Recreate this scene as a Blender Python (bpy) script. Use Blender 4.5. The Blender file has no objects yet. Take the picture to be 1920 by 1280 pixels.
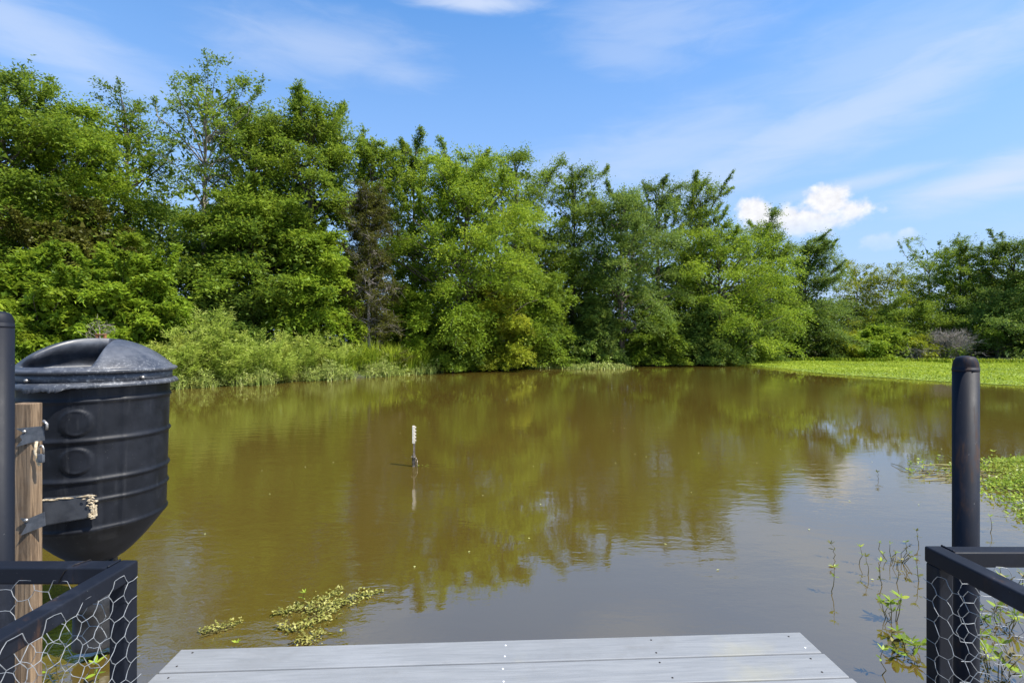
import bpy, bmesh, math, random
import numpy as np
from mathutils import Vector, Matrix

random.seed(7)
RNG = np.random.default_rng(11)
S = bpy.context.scene
COL = S.collection
PI = math.pi
R = math.radians

# ------------------------------------------------------------------ camera
CAM_Z = 1.7            # metres above the pond
F = 960.0              # focal length in photo pixels (18 mm on a 36 mm sensor)
cam_d = bpy.data.cameras.new('camera')
cam_d.lens = 18.0
cam_d.sensor_width = 36.0
cam_d.clip_start = 0.05
cam_d.clip_end = 9000
cam = bpy.data.objects.new('camera', cam_d)
cam.location = (0, 0, CAM_Z)
cam.rotation_euler = (PI/2, 0, 0)
COL.objects.link(cam)
S.camera = cam

SUN_AZ, SUN_EL = 114.0, 56.0     # azimuth clockwise from the view direction
S.view_settings.view_transform = 'Standard'
S.view_settings.look = 'None'
S.view_settings.gamma = 1.0
S.view_settings.use_curve_mapping = False
S.view_settings.exposure = 0.85
S.cycles.diffuse_bounces = 8
S.cycles.transmission_bounces = 12
S.cycles.max_bounces = 16

sl = bpy.data.lights.new('sun', 'SUN')
sl.energy = 4.6
sl.angle = R(0.53)
sl.color = (1.0, 0.95, 0.86)
sun = bpy.data.objects.new('sun', sl)
sd = Vector((math.sin(R(SUN_AZ))*math.cos(R(SUN_EL)), math.cos(R(SUN_AZ))*math.cos(R(SUN_EL)), math.sin(R(SUN_EL))))
sun.rotation_euler = sd.to_track_quat('Z', 'Y').to_euler()
sun.location = sd*60
COL.objects.link(sun)


# ------------------------------------------------------------------ node helpers
class NT:
    """small helper that strings shader nodes together"""
    def __init__(self, tree):
        self.t = tree
        self.n = tree.nodes
        self.l = tree.links
    def put(self, sock, v):
        if isinstance(v, bpy.types.NodeSocket):
            self.l.new(v, sock)
        elif v is not None:
            if sock.type == 'RGBA' and len(v) == 3:
                v = (*v, 1.0)
            sock.default_value = v
    def new(self, kind, ins=None, **kw):
        nd = self.n.new(kind)
        for k, v in kw.items():
            setattr(nd, k, v)
        for k, v in (ins or {}).items():
            self.put(nd.inputs[k], v)
        return nd
    def m(self, op, a, b=None, c=None, clamp=False):
        nd = self.new('ShaderNodeMath', operation=op, use_clamp=clamp)
        for i, v in enumerate((a, b, c)):
            if v is not None:
                self.put(nd.inputs[i], v)
        return nd.outputs[0]
    def noise(self, vec, scale, detail=4, rough=0.55, dist=0.0):
        nd = self.new('ShaderNodeTexNoise', {'Scale': scale, 'Detail': detail, 'Roughness': rough, 'Distortion': dist})
        if vec is not None:
            self.put(nd.inputs['Vector'], vec)
        return nd.outputs['Fac']
    def ramp(self, v, lo, hi, a=0.0, b=1.0, smooth=True):
        nd = self.new('ShaderNodeMapRange', interpolation_type='SMOOTHSTEP' if smooth else 'LINEAR')
        self.put(nd.inputs['Value'], v)
        self.put(nd.inputs['From Min'], lo); self.put(nd.inputs['From Max'], hi)
        self.put(nd.inputs['To Min'], a); self.put(nd.inputs['To Max'], b)
        return nd.outputs[0]
    def mix(self, f, a, b):
        nd = self.new('ShaderNodeMix', data_type='RGBA')
        self.put(nd.inputs[0], f); self.put(nd.inputs[6], a); self.put(nd.inputs[7], b)
        return nd.outputs[2]
    def xyz(self, x, y, z):
        nd = self.new('ShaderNodeCombineXYZ')
        for i, v in enumerate((x, y, z)):
            self.put(nd.inputs[i], v)
        return nd.outputs[0]
    def sep(self, v):
        nd = self.new('ShaderNodeSeparateXYZ')
        self.put(nd.inputs[0], v)
        return nd.outputs
    def mapping(self, v, scale=(1, 1, 1), rot=(0, 0, 0), loc=(0, 0, 0)):
        nd = self.new('ShaderNodeMapping', {'Location': loc, 'Rotation': rot, 'Scale': scale})
        self.put(nd.inputs['Vector'], v)
        return nd.outputs[0]
    def bump(self, h, strength=0.3, dist=0.01, normal=None):
        nd = self.new('ShaderNodeBump', {'Strength': strength, 'Distance': dist, 'Height': h})
        if normal is not None:
            self.put(nd.inputs['Normal'], normal)
        return nd.outputs[0]


# ------------------------------------------------------------------ sky
world = bpy.data.worlds.new('World')
S.world = world
world.use_nodes = True
w = NT(world.node_tree)
w.n.clear()
sky = w.new('ShaderNodeTexSky', sky_type='NISHITA', sun_disc=False)
sky.sun_elevation = R(SUN_EL)
sky.sun_rotation = R(SUN_AZ)
sky.altitude = 100
sky.air_density = 1.0
sky.dust_density = 0.6
sky.ozone_density = 2.2
tc = w.new('ShaderNodeTexCoord').outputs['Generated']
sx, sy, sz = w.sep(tc)
az = w.m('ARCTAN2', sx, sy)
el = w.m('ARCSINE', sz)


def azel(px, py):
    x, z = (px-960)/F, (640-py)/F
    return math.atan2(x, 1), math.asin(z/math.sqrt(x*x+1+z*z))


def blob(px, py, rx, ry, rot=0.0):
    """soft elliptic bump at a direction in the sky: 1 in the middle, 0 at its rim"""
    a, e = azel(px, py)
    k = F*(1+((px-960)/F)**2)
    u = w.m('SUBTRACT', az, a); v = w.m('SUBTRACT', el, e)
    c, s = math.cos(rot), math.sin(rot)
    uu = w.m('ADD', w.m('MULTIPLY', u, c), w.m('MULTIPLY', v, s))
    vv = w.m('SUBTRACT', w.m('MULTIPLY', v, c), w.m('MULTIPLY', u, s))
    uu = w.m('DIVIDE', uu, rx/k*1.0); vv = w.m('DIVIDE', vv, ry/F)
    d = w.m('SQRT', w.m('ADD', w.m('MULTIPLY', uu, uu), w.m('MULTIPLY', vv, vv)))
    return w.m('SUBTRACT', 1.0, d)


def vmax(lst):
    o = lst[0]
    for v in lst[1:]:
        o = w.m('SMOOTH_MAX', o, v, 0.25)
    return o


# cirrus: streaks on a high flat layer, everywhere
zz = w.m('MAXIMUM', w.m('ADD', sz, 0.10), 0.03)
plane = w.xyz(w.m('DIVIDE', sx, zz), w.m('DIVIDE', sy, zz), 0.0)
pl = w.mapping(plane, scale=(0.55, 1.7, 1), rot=(0, 0, R(-24)), loc=(3.1, 0.4, 0))
n1 = w.noise(pl, 1.1, 7, 0.62, 0.6)
n2 = w.noise(w.mapping(plane, scale=(0.22, 0.5, 1), rot=(0, 0, R(-18)), loc=(1.3, 5.2, 0)), 1.0, 3, 0.5)
veil = w.m('MULTIPLY', w.ramp(n1, 0.44, 0.82), w.ramp(n2, 0.42, 0.66))
fine = w.noise(w.xyz(w.m('MULTIPLY', az, 7.0), w.m('MULTIPLY', el, 30.0), 2.0), 1.0, 6, 0.6, 0.5)
streak = w.xyz(0, 0, 0)
st = [(600, 88, 230, 52, 0.05, 0.42), (740, 138, 110, 30, 0.0, 0.34), (190, 122, 220, 44, -0.1, 0.34),
      (60, 62, 360, 50, -0.16, 0.50), (1570, 230, 620, 62, 0.27, 0.55), (1230, 290, 360, 70, 0.16, 0.40),
      (1230, 40, 230, 60, -0.1, 0.36), (1870, 335, 230, 34, 0.12, 0.80), (1600, 345, 190, 14, 0.07, 0.50),
      (900, 6, 160, 16, 0.0, 0.8), (1180, 105, 150, 40, -0.2, 0.30), (1650, 110, 400, 90, 0.2, 0.30)]
acc = None
for (px, py, rx, ry, ro, amp) in st:
    b = w.ramp(w.m('ADD', blob(px, py, rx, ry, ro), w.m('MULTIPLY', w.m('SUBTRACT', fine, 0.5), 1.3)), -0.25, 1.0, 0.0, amp)
    acc = b if acc is None else w.m('MAXIMUM', acc, b)
cirrus = w.m('MINIMUM', w.m('ADD', w.m('MULTIPLY', veil, 0.30), acc), 0.8)
# cumulus: billows low in the sky
bil = w.noise(w.xyz(w.m('MULTIPLY', az, 26.0), w.m('MULTIPLY', el, 30.0), 0.0), 1.0, 6, 0.56, 0.15)
bil2 = w.noise(w.xyz(w.m('MULTIPLY', az, 70.0), w.m('MULTIPLY', el, 80.0), 4.0), 1.0, 4, 0.55)
cum = vmax([blob(1412, 394, 50, 30), blob(1552, 382, 66, 38), blob(1598, 394, 50, 26), blob(1500, 416, 140, 36),
            blob(1655, 452, 56, 17), blob(1700, 440, 26, 14)])
cum = w.m('ADD', cum, w.m('MULTIPLY', w.m('SUBTRACT', bil, 0.5), 1.25))
cum = w.m('ADD', cum, w.m('MULTIPLY', w.m('SUBTRACT', bil2, 0.5), 0.5))
# soft feet, crisp heads
cmask = w.m('MULTIPLY', w.ramp(cum, 0.06, 0.62), w.ramp(el, azel(1500, 480)[1], azel(1500, 395)[1], 0.15, 1.0))
haze_low = w.ramp(el, 0.0, 0.62, 0.97, 0.12, smooth=False)
sky_c = w.new('ShaderNodeHueSaturation', {'Saturation': 1.34, 'Value': 1.0, 'Color': sky.outputs[0]}).outputs[0]
base = w.mix(haze_low, sky_c, (1.62, 2.25, 3.55))
c1 = w.mix(cirrus, base, (2.7, 3.05, 3.75))
shade = w.m('ADD', 3.5, w.m('MULTIPLY', w.m('SUBTRACT', bil2, 0.5), 1.6))
c2 = w.mix(cmask, c1, w.xyz(shade, w.m('MULTIPLY', shade, 1.01), w.m('MULTIPLY', shade, 1.06)))
bg = w.new('ShaderNodeBackground', {'Color': c2, 'Strength': 0.15})
w.l.new(bg.outputs[0], w.new('ShaderNodeOutputWorld').inputs[0])


# ------------------------------------------------------------------ material helpers
def new_mat(name):
    m = bpy.data.materials.new(name)
    m.use_nodes = True
    t = NT(m.node_tree)
    t.n.clear()
    out = t.new('ShaderNodeOutputMaterial')
    return m, t, out


def objco(t):
    return t.new('ShaderNodeTexCoord').outputs['Object']


def geoco(t):
    return t.new('ShaderNodeNewGeometry').outputs['Position']


def principled(t, out, color, rough=0.5, metal=0.0, normal=None, spec=None):
    p = t.new('ShaderNodeBsdfPrincipled', {'Base Color': color, 'Roughness': rough, 'Metallic': metal})
    if normal is not None:
        t.put(p.inputs['Normal'], normal)
    if spec is not None:
        t.put(p.inputs['Specular IOR Level'], spec)
    t.l.new(p.outputs[0], out.inputs['Surface'])
    return p


def leaf_mat(name, dark, mid, lite, transl=0.45, rough=0.5):
    m, t, out = new_mat(name)
    tone = t.new('ShaderNodeAttribute', attribute_name='tone').outputs['Fac']
    big = t.noise(geoco(t), 0.55, 3, 0.55)
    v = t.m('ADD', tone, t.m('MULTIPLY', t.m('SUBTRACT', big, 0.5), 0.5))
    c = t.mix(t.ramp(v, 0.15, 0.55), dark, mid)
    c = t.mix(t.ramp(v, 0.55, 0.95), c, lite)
    hue = t.noise(geoco(t), 0.85, 2, 0.5)
    c = t.mix(t.ramp(hue, 0.56, 0.74, 0, 0.38), c, (mid[0]*1.15, mid[1]*0.78, mid[2]))
    p = t.new('ShaderNodeBsdfPrincipled', {'Base Color': c, 'Roughness': rough, 'Specular IOR Level': 0.16})
    tl = t.new('ShaderNodeBsdfTranslucent', {'Color': t.mix(0.55, c, lite)})
    mx = t.new('ShaderNodeMixShader', {0: transl, 1: p.outputs[0], 2: tl.outputs[0]})
    t.l.new(mx.outputs[0], out.inputs['Surface'])
    return m


LEAF = {
    'green':  leaf_mat('leaf_green', (0.066, 0.114, 0.014), (0.158, 0.242, 0.020), (0.310, 0.396, 0.040)),
    'bright': leaf_mat('leaf_bright', (0.092, 0.156, 0.014), (0.212, 0.318, 0.022), (0.386, 0.480, 0.042)),
    'yellow': leaf_mat('leaf_yellow', (0.119, 0.149, 0.012), (0.248, 0.298, 0.019), (0.413, 0.437, 0.036)),
    'deep':   leaf_mat('leaf_deep', (0.056, 0.100, 0.017), (0.125, 0.199, 0.026), (0.251, 0.328, 0.044), 0.42),
    'blue':   leaf_mat('leaf_blue', (0.066, 0.120, 0.024), (0.148, 0.231, 0.038), (0.289, 0.372, 0.061), 0.42),
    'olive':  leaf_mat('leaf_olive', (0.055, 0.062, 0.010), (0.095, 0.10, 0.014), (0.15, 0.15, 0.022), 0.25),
    'pale':   leaf_mat('leaf_pale', (0.17, 0.25, 0.025), (0.36, 0.45, 0.060), (0.54, 0.60, 0.16), 0.45),
    'reed':   leaf_mat('leaf_reed', (0.13, 0.19, 0.035), (0.30, 0.36, 0.075), (0.54, 0.56, 0.22), 0.3, 0.4),
    'mat':    leaf_mat('leaf_mat', (0.13, 0.19, 0.012), (0.27, 0.36, 0.022), (0.42, 0.48, 0.05), 0.3, 0.5),
    'prim':   leaf_mat('leaf_primrose', (0.09, 0.15, 0.014), (0.22, 0.32, 0.030), (0.42, 0.48, 0.07), 0.3, 0.4),
    'weed':   leaf_mat('leaf_weed', (0.11, 0.12, 0.022), (0.27, 0.27, 0.06), (0.46, 0.44, 0.15), 0.2, 0.5),
    'grass':  leaf_mat('leaf_grass', (0.12, 0.19, 0.012), (0.27, 0.36, 0.024), (0.44, 0.50, 0.06), 0.4, 0.5),
    'brown':  leaf_mat('leaf_brown', (0.045, 0.035, 0.012), (0.12, 0.10, 0.03), (0.26, 0.24, 0.08), 0.1, 0.5),
}


def bark_mat(name, a, b, scale=9.0):
    m, t, out = new_mat(name)
    co = t.mapping(objco(t), scale=(1, 1, 0.18))
    n = t.noise(co, scale, 6, 0.65)
    c = t.mix(t.ramp(n, 0.35, 0.65), a, b)
    principled(t, out, c, 0.9, normal=t.bump(n, 0.6, 0.02))
    return m


BARK = bark_mat('bark', (0.045, 0.036, 0.028), (0.16, 0.13, 0.10))
BARK_PALE = bark_mat('bark_pale', (0.13, 0.11, 0.085), (0.32, 0.28, 0.23))
DEADWOOD = bark_mat('dead_wood', (0.14, 0.12, 0.10), (0.34, 0.30, 0.26))


def steel_mat(name, base=(0.007, 0.009, 0.015), rust_amt=0.5, rough=0.58):
    m, t, out = new_mat(name)
    co = objco(t)
    n = t.noise(t.mapping(co, scale=(1, 1, 0.5)), 9, 6, 0.7)
    nf = t.noise(t.mapping(co, scale=(1, 1, 0.12)), 46, 5, 0.7)
    patch = t.noise(t.mapping(co, scale=(1, 1, 0.35)), 5.5, 5, 0.7)
    rust = t.m('MULTIPLY', t.ramp(patch, 0.64 - 0.14*rust_amt, 0.80 - 0.12*rust_amt), t.ramp(nf, 0.40, 0.62))
    worn = t.ramp(n, 0.5, 0.72, 0.0, 0.5)
    c = t.mix(worn, base, tuple(2.3*v + 0.006 for v in base))
    c = t.mix(t.m('MULTIPLY', rust, 0.9), c, (0.085, 0.042, 0.020))
    specks = t.ramp(t.noise(co, 120, 2, 0.5), 0.74, 0.80)
    c = t.mix(t.m('MULTIPLY', specks, 0.4), c, (0.35, 0.35, 0.34))
    r = t.m('ADD', rough, t.m('ADD', t.m('MULTIPLY', t.m('SUBTRACT', n, 0.5), 0.35), t.m('MULTIPLY', rust, 0.35)))
    principled(t, out, c, r, 0.0, t.bump(t.m('ADD', n, t.m('MULTIPLY', nf, 0.5)), 0.18, 0.004), 0.22)
    return m


STEEL = steel_mat('painted_steel')
STEEL_RUSTY = steel_mat('painted_steel_rusty', (0.006, 0.008, 0.015), 0.95, 0.58)


def plain_mat(name, a, b, scale=20, rough=0.5, metal=0.0, bump=0.2, stretch=(1, 1, 1), bdist=0.004):
    m, t, out = new_mat(name)
    n = t.noise(t.mapping(objco(t), scale=stretch), scale, 6, 0.62)
    c = t.mix(t.ramp(n, 0.32, 0.68), a, b)
    principled(t, out, c, rough, metal, t.bump(n, bump, bdist))
    return m


def tank_mat():
    m, t, out = new_mat('black_plastic')
    co = objco(t)
    n = t.noise(co, 5, 6, 0.7)
    g = t.noise(co, 260, 2, 0.5)
    drip = t.noise(t.mapping(co, scale=(1, 1, 0.12)), 18, 5, 0.65)
    c = t.mix(t.ramp(n, 0.38, 0.72), (0.005, 0.006, 0.009), (0.012, 0.014, 0.020))
    c = t.mix(t.m('MULTIPLY', t.ramp(drip, 0.55, 0.74), 0.30), c, (0.07, 0.072, 0.078))
    sp = t.ramp(t.noise(co, 150, 2, 0.5), 0.72, 0.78)
    c = t.mix(t.m('MULTIPLY', sp, 0.28), c, (0.3, 0.3, 0.29))
    principled(t, out, c, t.ramp(n, 0.3, 0.7, 0.45, 0.6), 0, t.bump(g, 0.12, 0.002), 0.28)
    return m


def lid_mat():
    m, t, out = new_mat('weathered_black_plastic')
    co = objco(t)
    n = t.noise(co, 7, 7, 0.7)
    f = t.noise(co, 75, 5, 0.75)
    z = t.sep(co)[2]
    x = t.sep(co)[0]
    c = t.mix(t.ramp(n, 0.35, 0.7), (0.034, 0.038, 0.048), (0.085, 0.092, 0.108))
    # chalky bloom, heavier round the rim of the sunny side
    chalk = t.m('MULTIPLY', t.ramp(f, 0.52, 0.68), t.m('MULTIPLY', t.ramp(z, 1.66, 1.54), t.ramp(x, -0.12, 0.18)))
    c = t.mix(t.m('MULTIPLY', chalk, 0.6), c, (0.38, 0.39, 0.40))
    scuff = t.ramp(t.noise(t.mapping(co, scale=(0.6, 2.0, 6.0), rot=(0, 0, 0.5)), 30, 4, 0.7), 0.6, 0.72)
    c = t.mix(t.m('MULTIPLY', scuff, 0.28), c, (0.26, 0.27, 0.30))
    principled(t, out, c, t.ramp(n, 0.3, 0.7, 0.36, 0.55), 0, t.bump(f, 0.06, 0.002), 0.5)
    return m


TANK = tank_mat()
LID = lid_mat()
RUBBER = plain_mat('dark_plastic', (0.010, 0.011, 0.013), (0.025, 0.026, 0.03), 12, 0.45)
GALV = plain_mat('galvanised_metal', (0.20, 0.21, 0.22), (0.42, 0.43, 0.44), 30, 0.42, 0.85, 0.1)
WIRE = plain_mat('galvanised_wire', (0.22, 0.23, 0.24), (0.38, 0.39, 0.39), 60, 0.5, 0.4, 0.1)
PLATE = plain_mat('grey_steel_plate', (0.075, 0.085, 0.10), (0.14, 0.15, 0.17), 30, 0.42, 0.5, 0.15)
PLATE_DARK = plain_mat('faded_black_plastic', (0.022, 0.025, 0.032), (0.045, 0.050, 0.060), 14, 0.55)
RUST = plain_mat('rusty_iron', (0.16, 0.055, 0.02), (0.36, 0.16, 0.06), 60, 0.85, 0.0, 0.5)
BOLT = plain_mat('zinc_bolt', (0.30, 0.26, 0.22), (0.5, 0.48, 0.45), 70, 0.4, 0.8, 0.2)
STRAW = plain_mat('splintered_straw', (0.33, 0.25, 0.15), (0.62, 0.53, 0.38), 70, 0.85, 0.0, 0.5)
WHITE_PAINT = plain_mat('white_paint', (0.46, 0.42, 0.33), (0.66, 0.62, 0.52), 40, 0.6)
STAKE_GREY = plain_mat('weathered_stake', (0.035, 0.030, 0.024), (0.20, 0.17, 0.14), 14, 0.8)
SCREW_DARK = plain_mat('dark_screw', (0.015, 0.012, 0.01), (0.05, 0.04, 0.035), 90, 0.5, 0.6)
SCREW_PALE = plain_mat('pale_plug', (0.70, 0.70, 0.70), (0.85, 0.85, 0.85), 90, 0.5)


def post_wood():
    m, t, out = new_mat('weathered_pine')
    co = objco(t)
    g = t.noise(t.mapping(co, scale=(9, 9, 0.5)), 6.5, 7, 0.65, 1.2)
    b = t.noise(co, 4, 4, 0.6)
    c = t.mix(t.ramp(g, 0.34, 0.66), (0.085, 0.052, 0.028), (0.265, 0.180, 0.105))
    c = t.mix(t.ramp(b, 0.45, 0.75, 0, 0.55), c, (0.22, 0.18, 0.135))
    kn = t.new('ShaderNodeTexVoronoi', {'Vector': t.mapping(co, scale=(1, 1, 0.6)), 'Scale': 5.5}).outputs['Distance']
    c = t.mix(t.ramp(kn, 0.10, 0.05, 0, 0.8), c, (0.055, 0.03, 0.016))
    principled(t, out, c, 0.8, 0, t.bump(g, 0.5, 0.004))
    return m


WOOD = post_wood()


def deck_mat():
    m, t, out = new_mat('grey_composite_board')
    co = objco(t)
    oi = t.new('ShaderNodeObjectInfo').outputs['Random']
    off = t.xyz(t.m('MULTIPLY', oi, 31.0), t.m('MULTIPLY', oi, 17.0), 0.0)
    co2 = t.new('ShaderNodeVectorMath', {0: co, 1: off}, operation='ADD').outputs[0]
    g = t.noise(t.mapping(co2, scale=(1.3, 34, 6)), 5.0, 8, 0.66, 0.7)
    g2 = t.noise(t.mapping(co2, scale=(0.6, 9, 3)), 4.0, 5, 0.6, 1.4)
    b = t.noise(co2, 2.2, 5, 0.6)
    c = t.mix(t.ramp(t.m('ADD', t.m('MULTIPLY', g, 0.6), t.m('MULTIPLY', g2, 0.4)), 0.36, 0.64), (0.190, 0.196, 0.200), (0.235, 0.242, 0.247))
    c = t.mix(t.ramp(b, 0.5, 0.78, 0, 0.35), c, (0.29, 0.30, 0.31))
    st_ = t.noise(co, 1.7, 4, 0.6)
    c = t.mix(t.ramp(st_, 0.60, 0.74, 0, 0.30), c, (0.36, 0.33, 0.20))
    dirt = t.m('MULTIPLY', t.ramp(t.noise(co2, 3.4, 7, 0.7), 0.52, 0.72), t.ramp(g, 0.40, 0.60))
    c = t.mix(t.m('MULTIPLY', dirt, 0.42), c, (0.115, 0.105, 0.090))
    drop = t.m('MULTIPLY', t.ramp(t.noise(co2, 17, 3, 0.6), 0.735, 0.76), t.ramp(t.noise(co2, 1.6, 2, 0.5), 0.52, 0.56))
    c = t.mix(t.m('MULTIPLY', drop, 0.8), c, (0.62, 0.62, 0.58))
    sp = t.ramp(t.noise(co2, 130, 2, 0.5), 0.72, 0.77)
    c = t.mix(t.m('MULTIPLY', sp, 0.4), c, (0.11, 0.105, 0.09))
    principled(t, out, c, t.ramp(g2, 0.3, 0.7, 0.42, 0.6), 0, t.bump(g, 0.28, 0.0025), 0.5)
    return m


DECK = deck_mat()
JOIST = plain_mat('dark_timber', (0.03, 0.026, 0.02), (0.09, 0.075, 0.06), 16, 0.85, 0, 0.4)


# ------------------------------------------------------------------ mesh helpers
class MB:
    """collects shapes and links them as one mesh object"""
    def __init__(self):
        self.v = []
        self.f = []
        self.s = []
    def add(self, vs, fs, smooth=False):
        o = len(self.v)
        self.v += [tuple(p) for p in vs]
        self.f += [tuple(i+o for i in f) for f in fs]
        self.s += [smooth]*len(fs)
    def box(self, a, b):
        (x0, y0, z0), (x1, y1, z1) = a, b
        self.add([(x0, y0, z0), (x1, y0, z0), (x1, y1, z0), (x0, y1, z0), (x0, y0, z1), (x1, y0, z1), (x1, y1, z1), (x0, y1, z1)],
                 [(3, 2, 1, 0), (4, 5, 6, 7), (0, 1, 5, 4), (1, 2, 6, 5), (2, 3, 7, 6), (3, 0, 4, 7)])
    def tube(self, pts, rad, n=6, cap=True):
        pts = [Vector(p) for p in pts]
        if not hasattr(rad, '__len__'):
            rad = [rad]*len(pts)
        vs, fs = [], []
        prev = None
        for i, p in enumerate(pts):
            d = (pts[min(i+1, len(pts)-1)]-pts[max(i-1, 0)]).normalized()
            if prev is None:
                a = Vector((0, 0, 1)) if abs(d.z) < 0.9 else Vector((1, 0, 0))
                u = d.cross(a).normalized()
            else:
                u = (prev-d*prev.dot(d)).normalized()
            prev = u
            q = d.cross(u)
            for k in range(n):
                an = 2*PI*k/n
                vs.append(p+(u*math.cos(an)+q*math.sin(an))*rad[i])
        for i in range(len(pts)-1):
            for k in range(n):
                fs.append((i*n+k, i*n+(k+1) % n, (i+1)*n+(k+1) % n, (i+1)*n+k))
        if cap:
            fs.append(tuple(range(n-1, -1, -1)))
            fs.append(tuple((len(pts)-1)*n+k for k in range(n)))
        self.add(vs, fs, n > 4)
    def lathe(self, prof, n=48, c=(0, 0, 0), fn=None):
        vs, fs = [], []
        for r, z in prof:
            for k in range(n):
                a = 2*PI*k/n
                rr = r if fn is None else fn(r, z, a)
                vs.append((c[0]+rr*math.cos(a), c[1]+rr*math.sin(a), c[2]+z))
        for i in range(len(prof)-1):
            for k in range(n):
                fs.append((i*n+k, i*n+(k+1) % n, (i+1)*n+(k+1) % n, (i+1)*n+k))
        fs.append(tuple(range(n-1, -1, -1)))
        fs.append(tuple((len(prof)-1)*n+k for k in range(n)))
        self.add(vs, fs, True)
    def build(self, name, mat, parent=None, loc=(0, 0, 0), bevel=0.0, segs=2, sharp=None):
        me = bpy.data.meshes.new(name)
        me.from_pydata(self.v, [], self.f)
        me.polygons.foreach_set('use_smooth', self.s)
        me.materials.append(mat)
        if bevel:
            bm = bmesh.new()
            bm.from_mesh(me)
            ed = [e for e in bm.edges if len(e.link_faces) == 2 and e.calc_face_angle(0) > 0.9]
            bmesh.ops.bevel(bm, geom=ed, offset=bevel, segments=segs, profile=0.5, affect='EDGES')
            bm.to_mesh(me)
            bm.free()
        me.update()
        if sharp is not None:
            me.set_sharp_from_angle(angle=sharp)
        o = bpy.data.objects.new(name, me)
        COL.objects.link(o)
        o.location = loc
        if parent is not None:
            o.parent = parent
        return o


def quads_obj(name, V, mat, parent=None, tone=None, loc=(0, 0, 0), k=4):
    """V: (n,k,3) array of separate k-gons -> one mesh object"""
    n, k = V.shape[:2]
    me = bpy.data.meshes.new(name)
    me.vertices.add(n*k)
    me.vertices.foreach_set('co', np.ascontiguousarray(V, dtype=np.float32).ravel())
    me.loops.add(n*k)
    me.loops.foreach_set('vertex_index', np.arange(n*k, dtype=np.int32))
    me.polygons.add(n)
    me.polygons.foreach_set('loop_start', np.arange(0, n*k, k, dtype=np.int32))
    me.polygons.foreach_set('loop_total', np.full(n, k, dtype=np.int32))
    me.update(calc_edges=True)
    if tone is not None:
        at = me.attributes.new('tone', 'FLOAT', 'FACE')
        at.data.foreach_set('value', np.ascontiguousarray(tone, dtype=np.float32))
    me.materials.append(mat)
    o = bpy.data.objects.new(name, me)
    COL.objects.link(o)
    o.location = loc
    if parent is not None:
        o.parent = parent
    return o


def nrm(a):
    return a/np.maximum(np.linalg.norm(a, axis=-1, keepdims=True), 1e-9)


def leaf_quads(pos, axis, up, length, width, fold=0.12):
    """diamond leaves: pos (n,3) at the stalk"""
    side = nrm(np.cross(up, axis))
    nm = np.cross(axis, side)
    L = length[:, None]
    W = width[:, None]
    a = pos
    mid = pos+axis*L*0.48
    b = mid+side*W*0.5+nm*W*fold
    c = pos+axis*L
    d = mid-side*W*0.5+nm*W*fold
    return np.stack([a, b, c, d], axis=1)


def leaf_tris(pos, axis, up, length, width):
    """the cheapest leaf, for crowns far away: one pointed triangle"""
    side = nrm(np.cross(up, axis))
    L = length[:, None]
    W = width[:, None]
    b = pos+axis*L*0.08
    return np.stack([b-side*W*0.5, b+side*W*0.5, pos+axis*L*1.0], axis=1)


def leaf_ovals(pos, axis, up, length, width, fold=0.10):
    """eight cornered pointed oval leaves, drooping a little at the tip"""
    side = nrm(np.cross(up, axis))
    nm = np.cross(axis, side)
    L = length[:, None]
    W = width[:, None]
    pts = []
    for f, w_ in ((0, 0.06), (0.22, 0.36), (0.50, 0.5), (0.80, 0.30), (1.0, 0.0), (0.80, -0.30), (0.50, -0.5), (0.22, -0.36)):
        pts.append(pos+axis*L*f+side*W*w_+nm*(W*abs(w_)*fold*2-L*0.10*f*f))
    return np.stack(pts, axis=1)


def tag(o, label=None, cat=None, group=None, kind=None):
    if label: o['label'] = label
    if cat: o['category'] = cat
    if group: o['group'] = group
    if kind: o['kind'] = kind
    return o


def thing(name, loc, label, cat, group=None, rz=0.0):
    o = bpy.data.objects.new(name, None)
    o.empty_display_size = 0.2
    o.location = loc
    o.rotation_euler = (0, 0, rz)
    COL.objects.link(o)
    return tag(o, label, cat, group)


def on_water(px, py):
    """point of the pond surface seen at a photo pixel"""
    d = CAM_Z*F/(py-640)
    return (px-960)/F*d, d


# ------------------------------------------------------------------ pond, ground
POND = np.array([(-8, -7), (8, -6.5), (30, -3), (47, 10), (50, 30), (42, 37.5), (31, 41.5), (21, 44.5), (16.6, 41), (12.8, 37), (9.5, 35.6),
                 (6.5, 35), (3.5, 34.2), (1.3, 32.8), (-1.5, 30.6), (-3.9, 28.6), (-6.3, 25.2), (-8.5, 22.7), (-10.2, 20.6),
                 (-12.3, 18.6), (-15, 15.8), (-17.5, 10), (-17, 0)], float)


def poly_dist(P, poly):
    """signed distance to a polygon, negative inside; P (n,2)"""
    n = len(poly)
    dist = np.full(len(P), 1e9)
    inside = np.zeros(len(P), bool)
    for i in range(n):
        a, b = poly[i], poly[(i+1) % n]
        ab = b-a
        t = np.clip(((P-a)@ab)/(ab@ab), 0, 1)
        dist = np.minimum(dist, np.linalg.norm(P-(a+t[:, None]*ab), axis=1))
        c = ((a[1] > P[:, 1]) != (b[1] > P[:, 1])) & (P[:, 0] < (b[0]-a[0])*(P[:, 1]-a[1])/(b[1]-a[1]+1e-12)+a[0])
        inside ^= c
    return np.where(inside, -dist, dist)


def sstep(x):
    x = np.clip(x, 0, 1)
    return x*x*(3-2*x)


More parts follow.
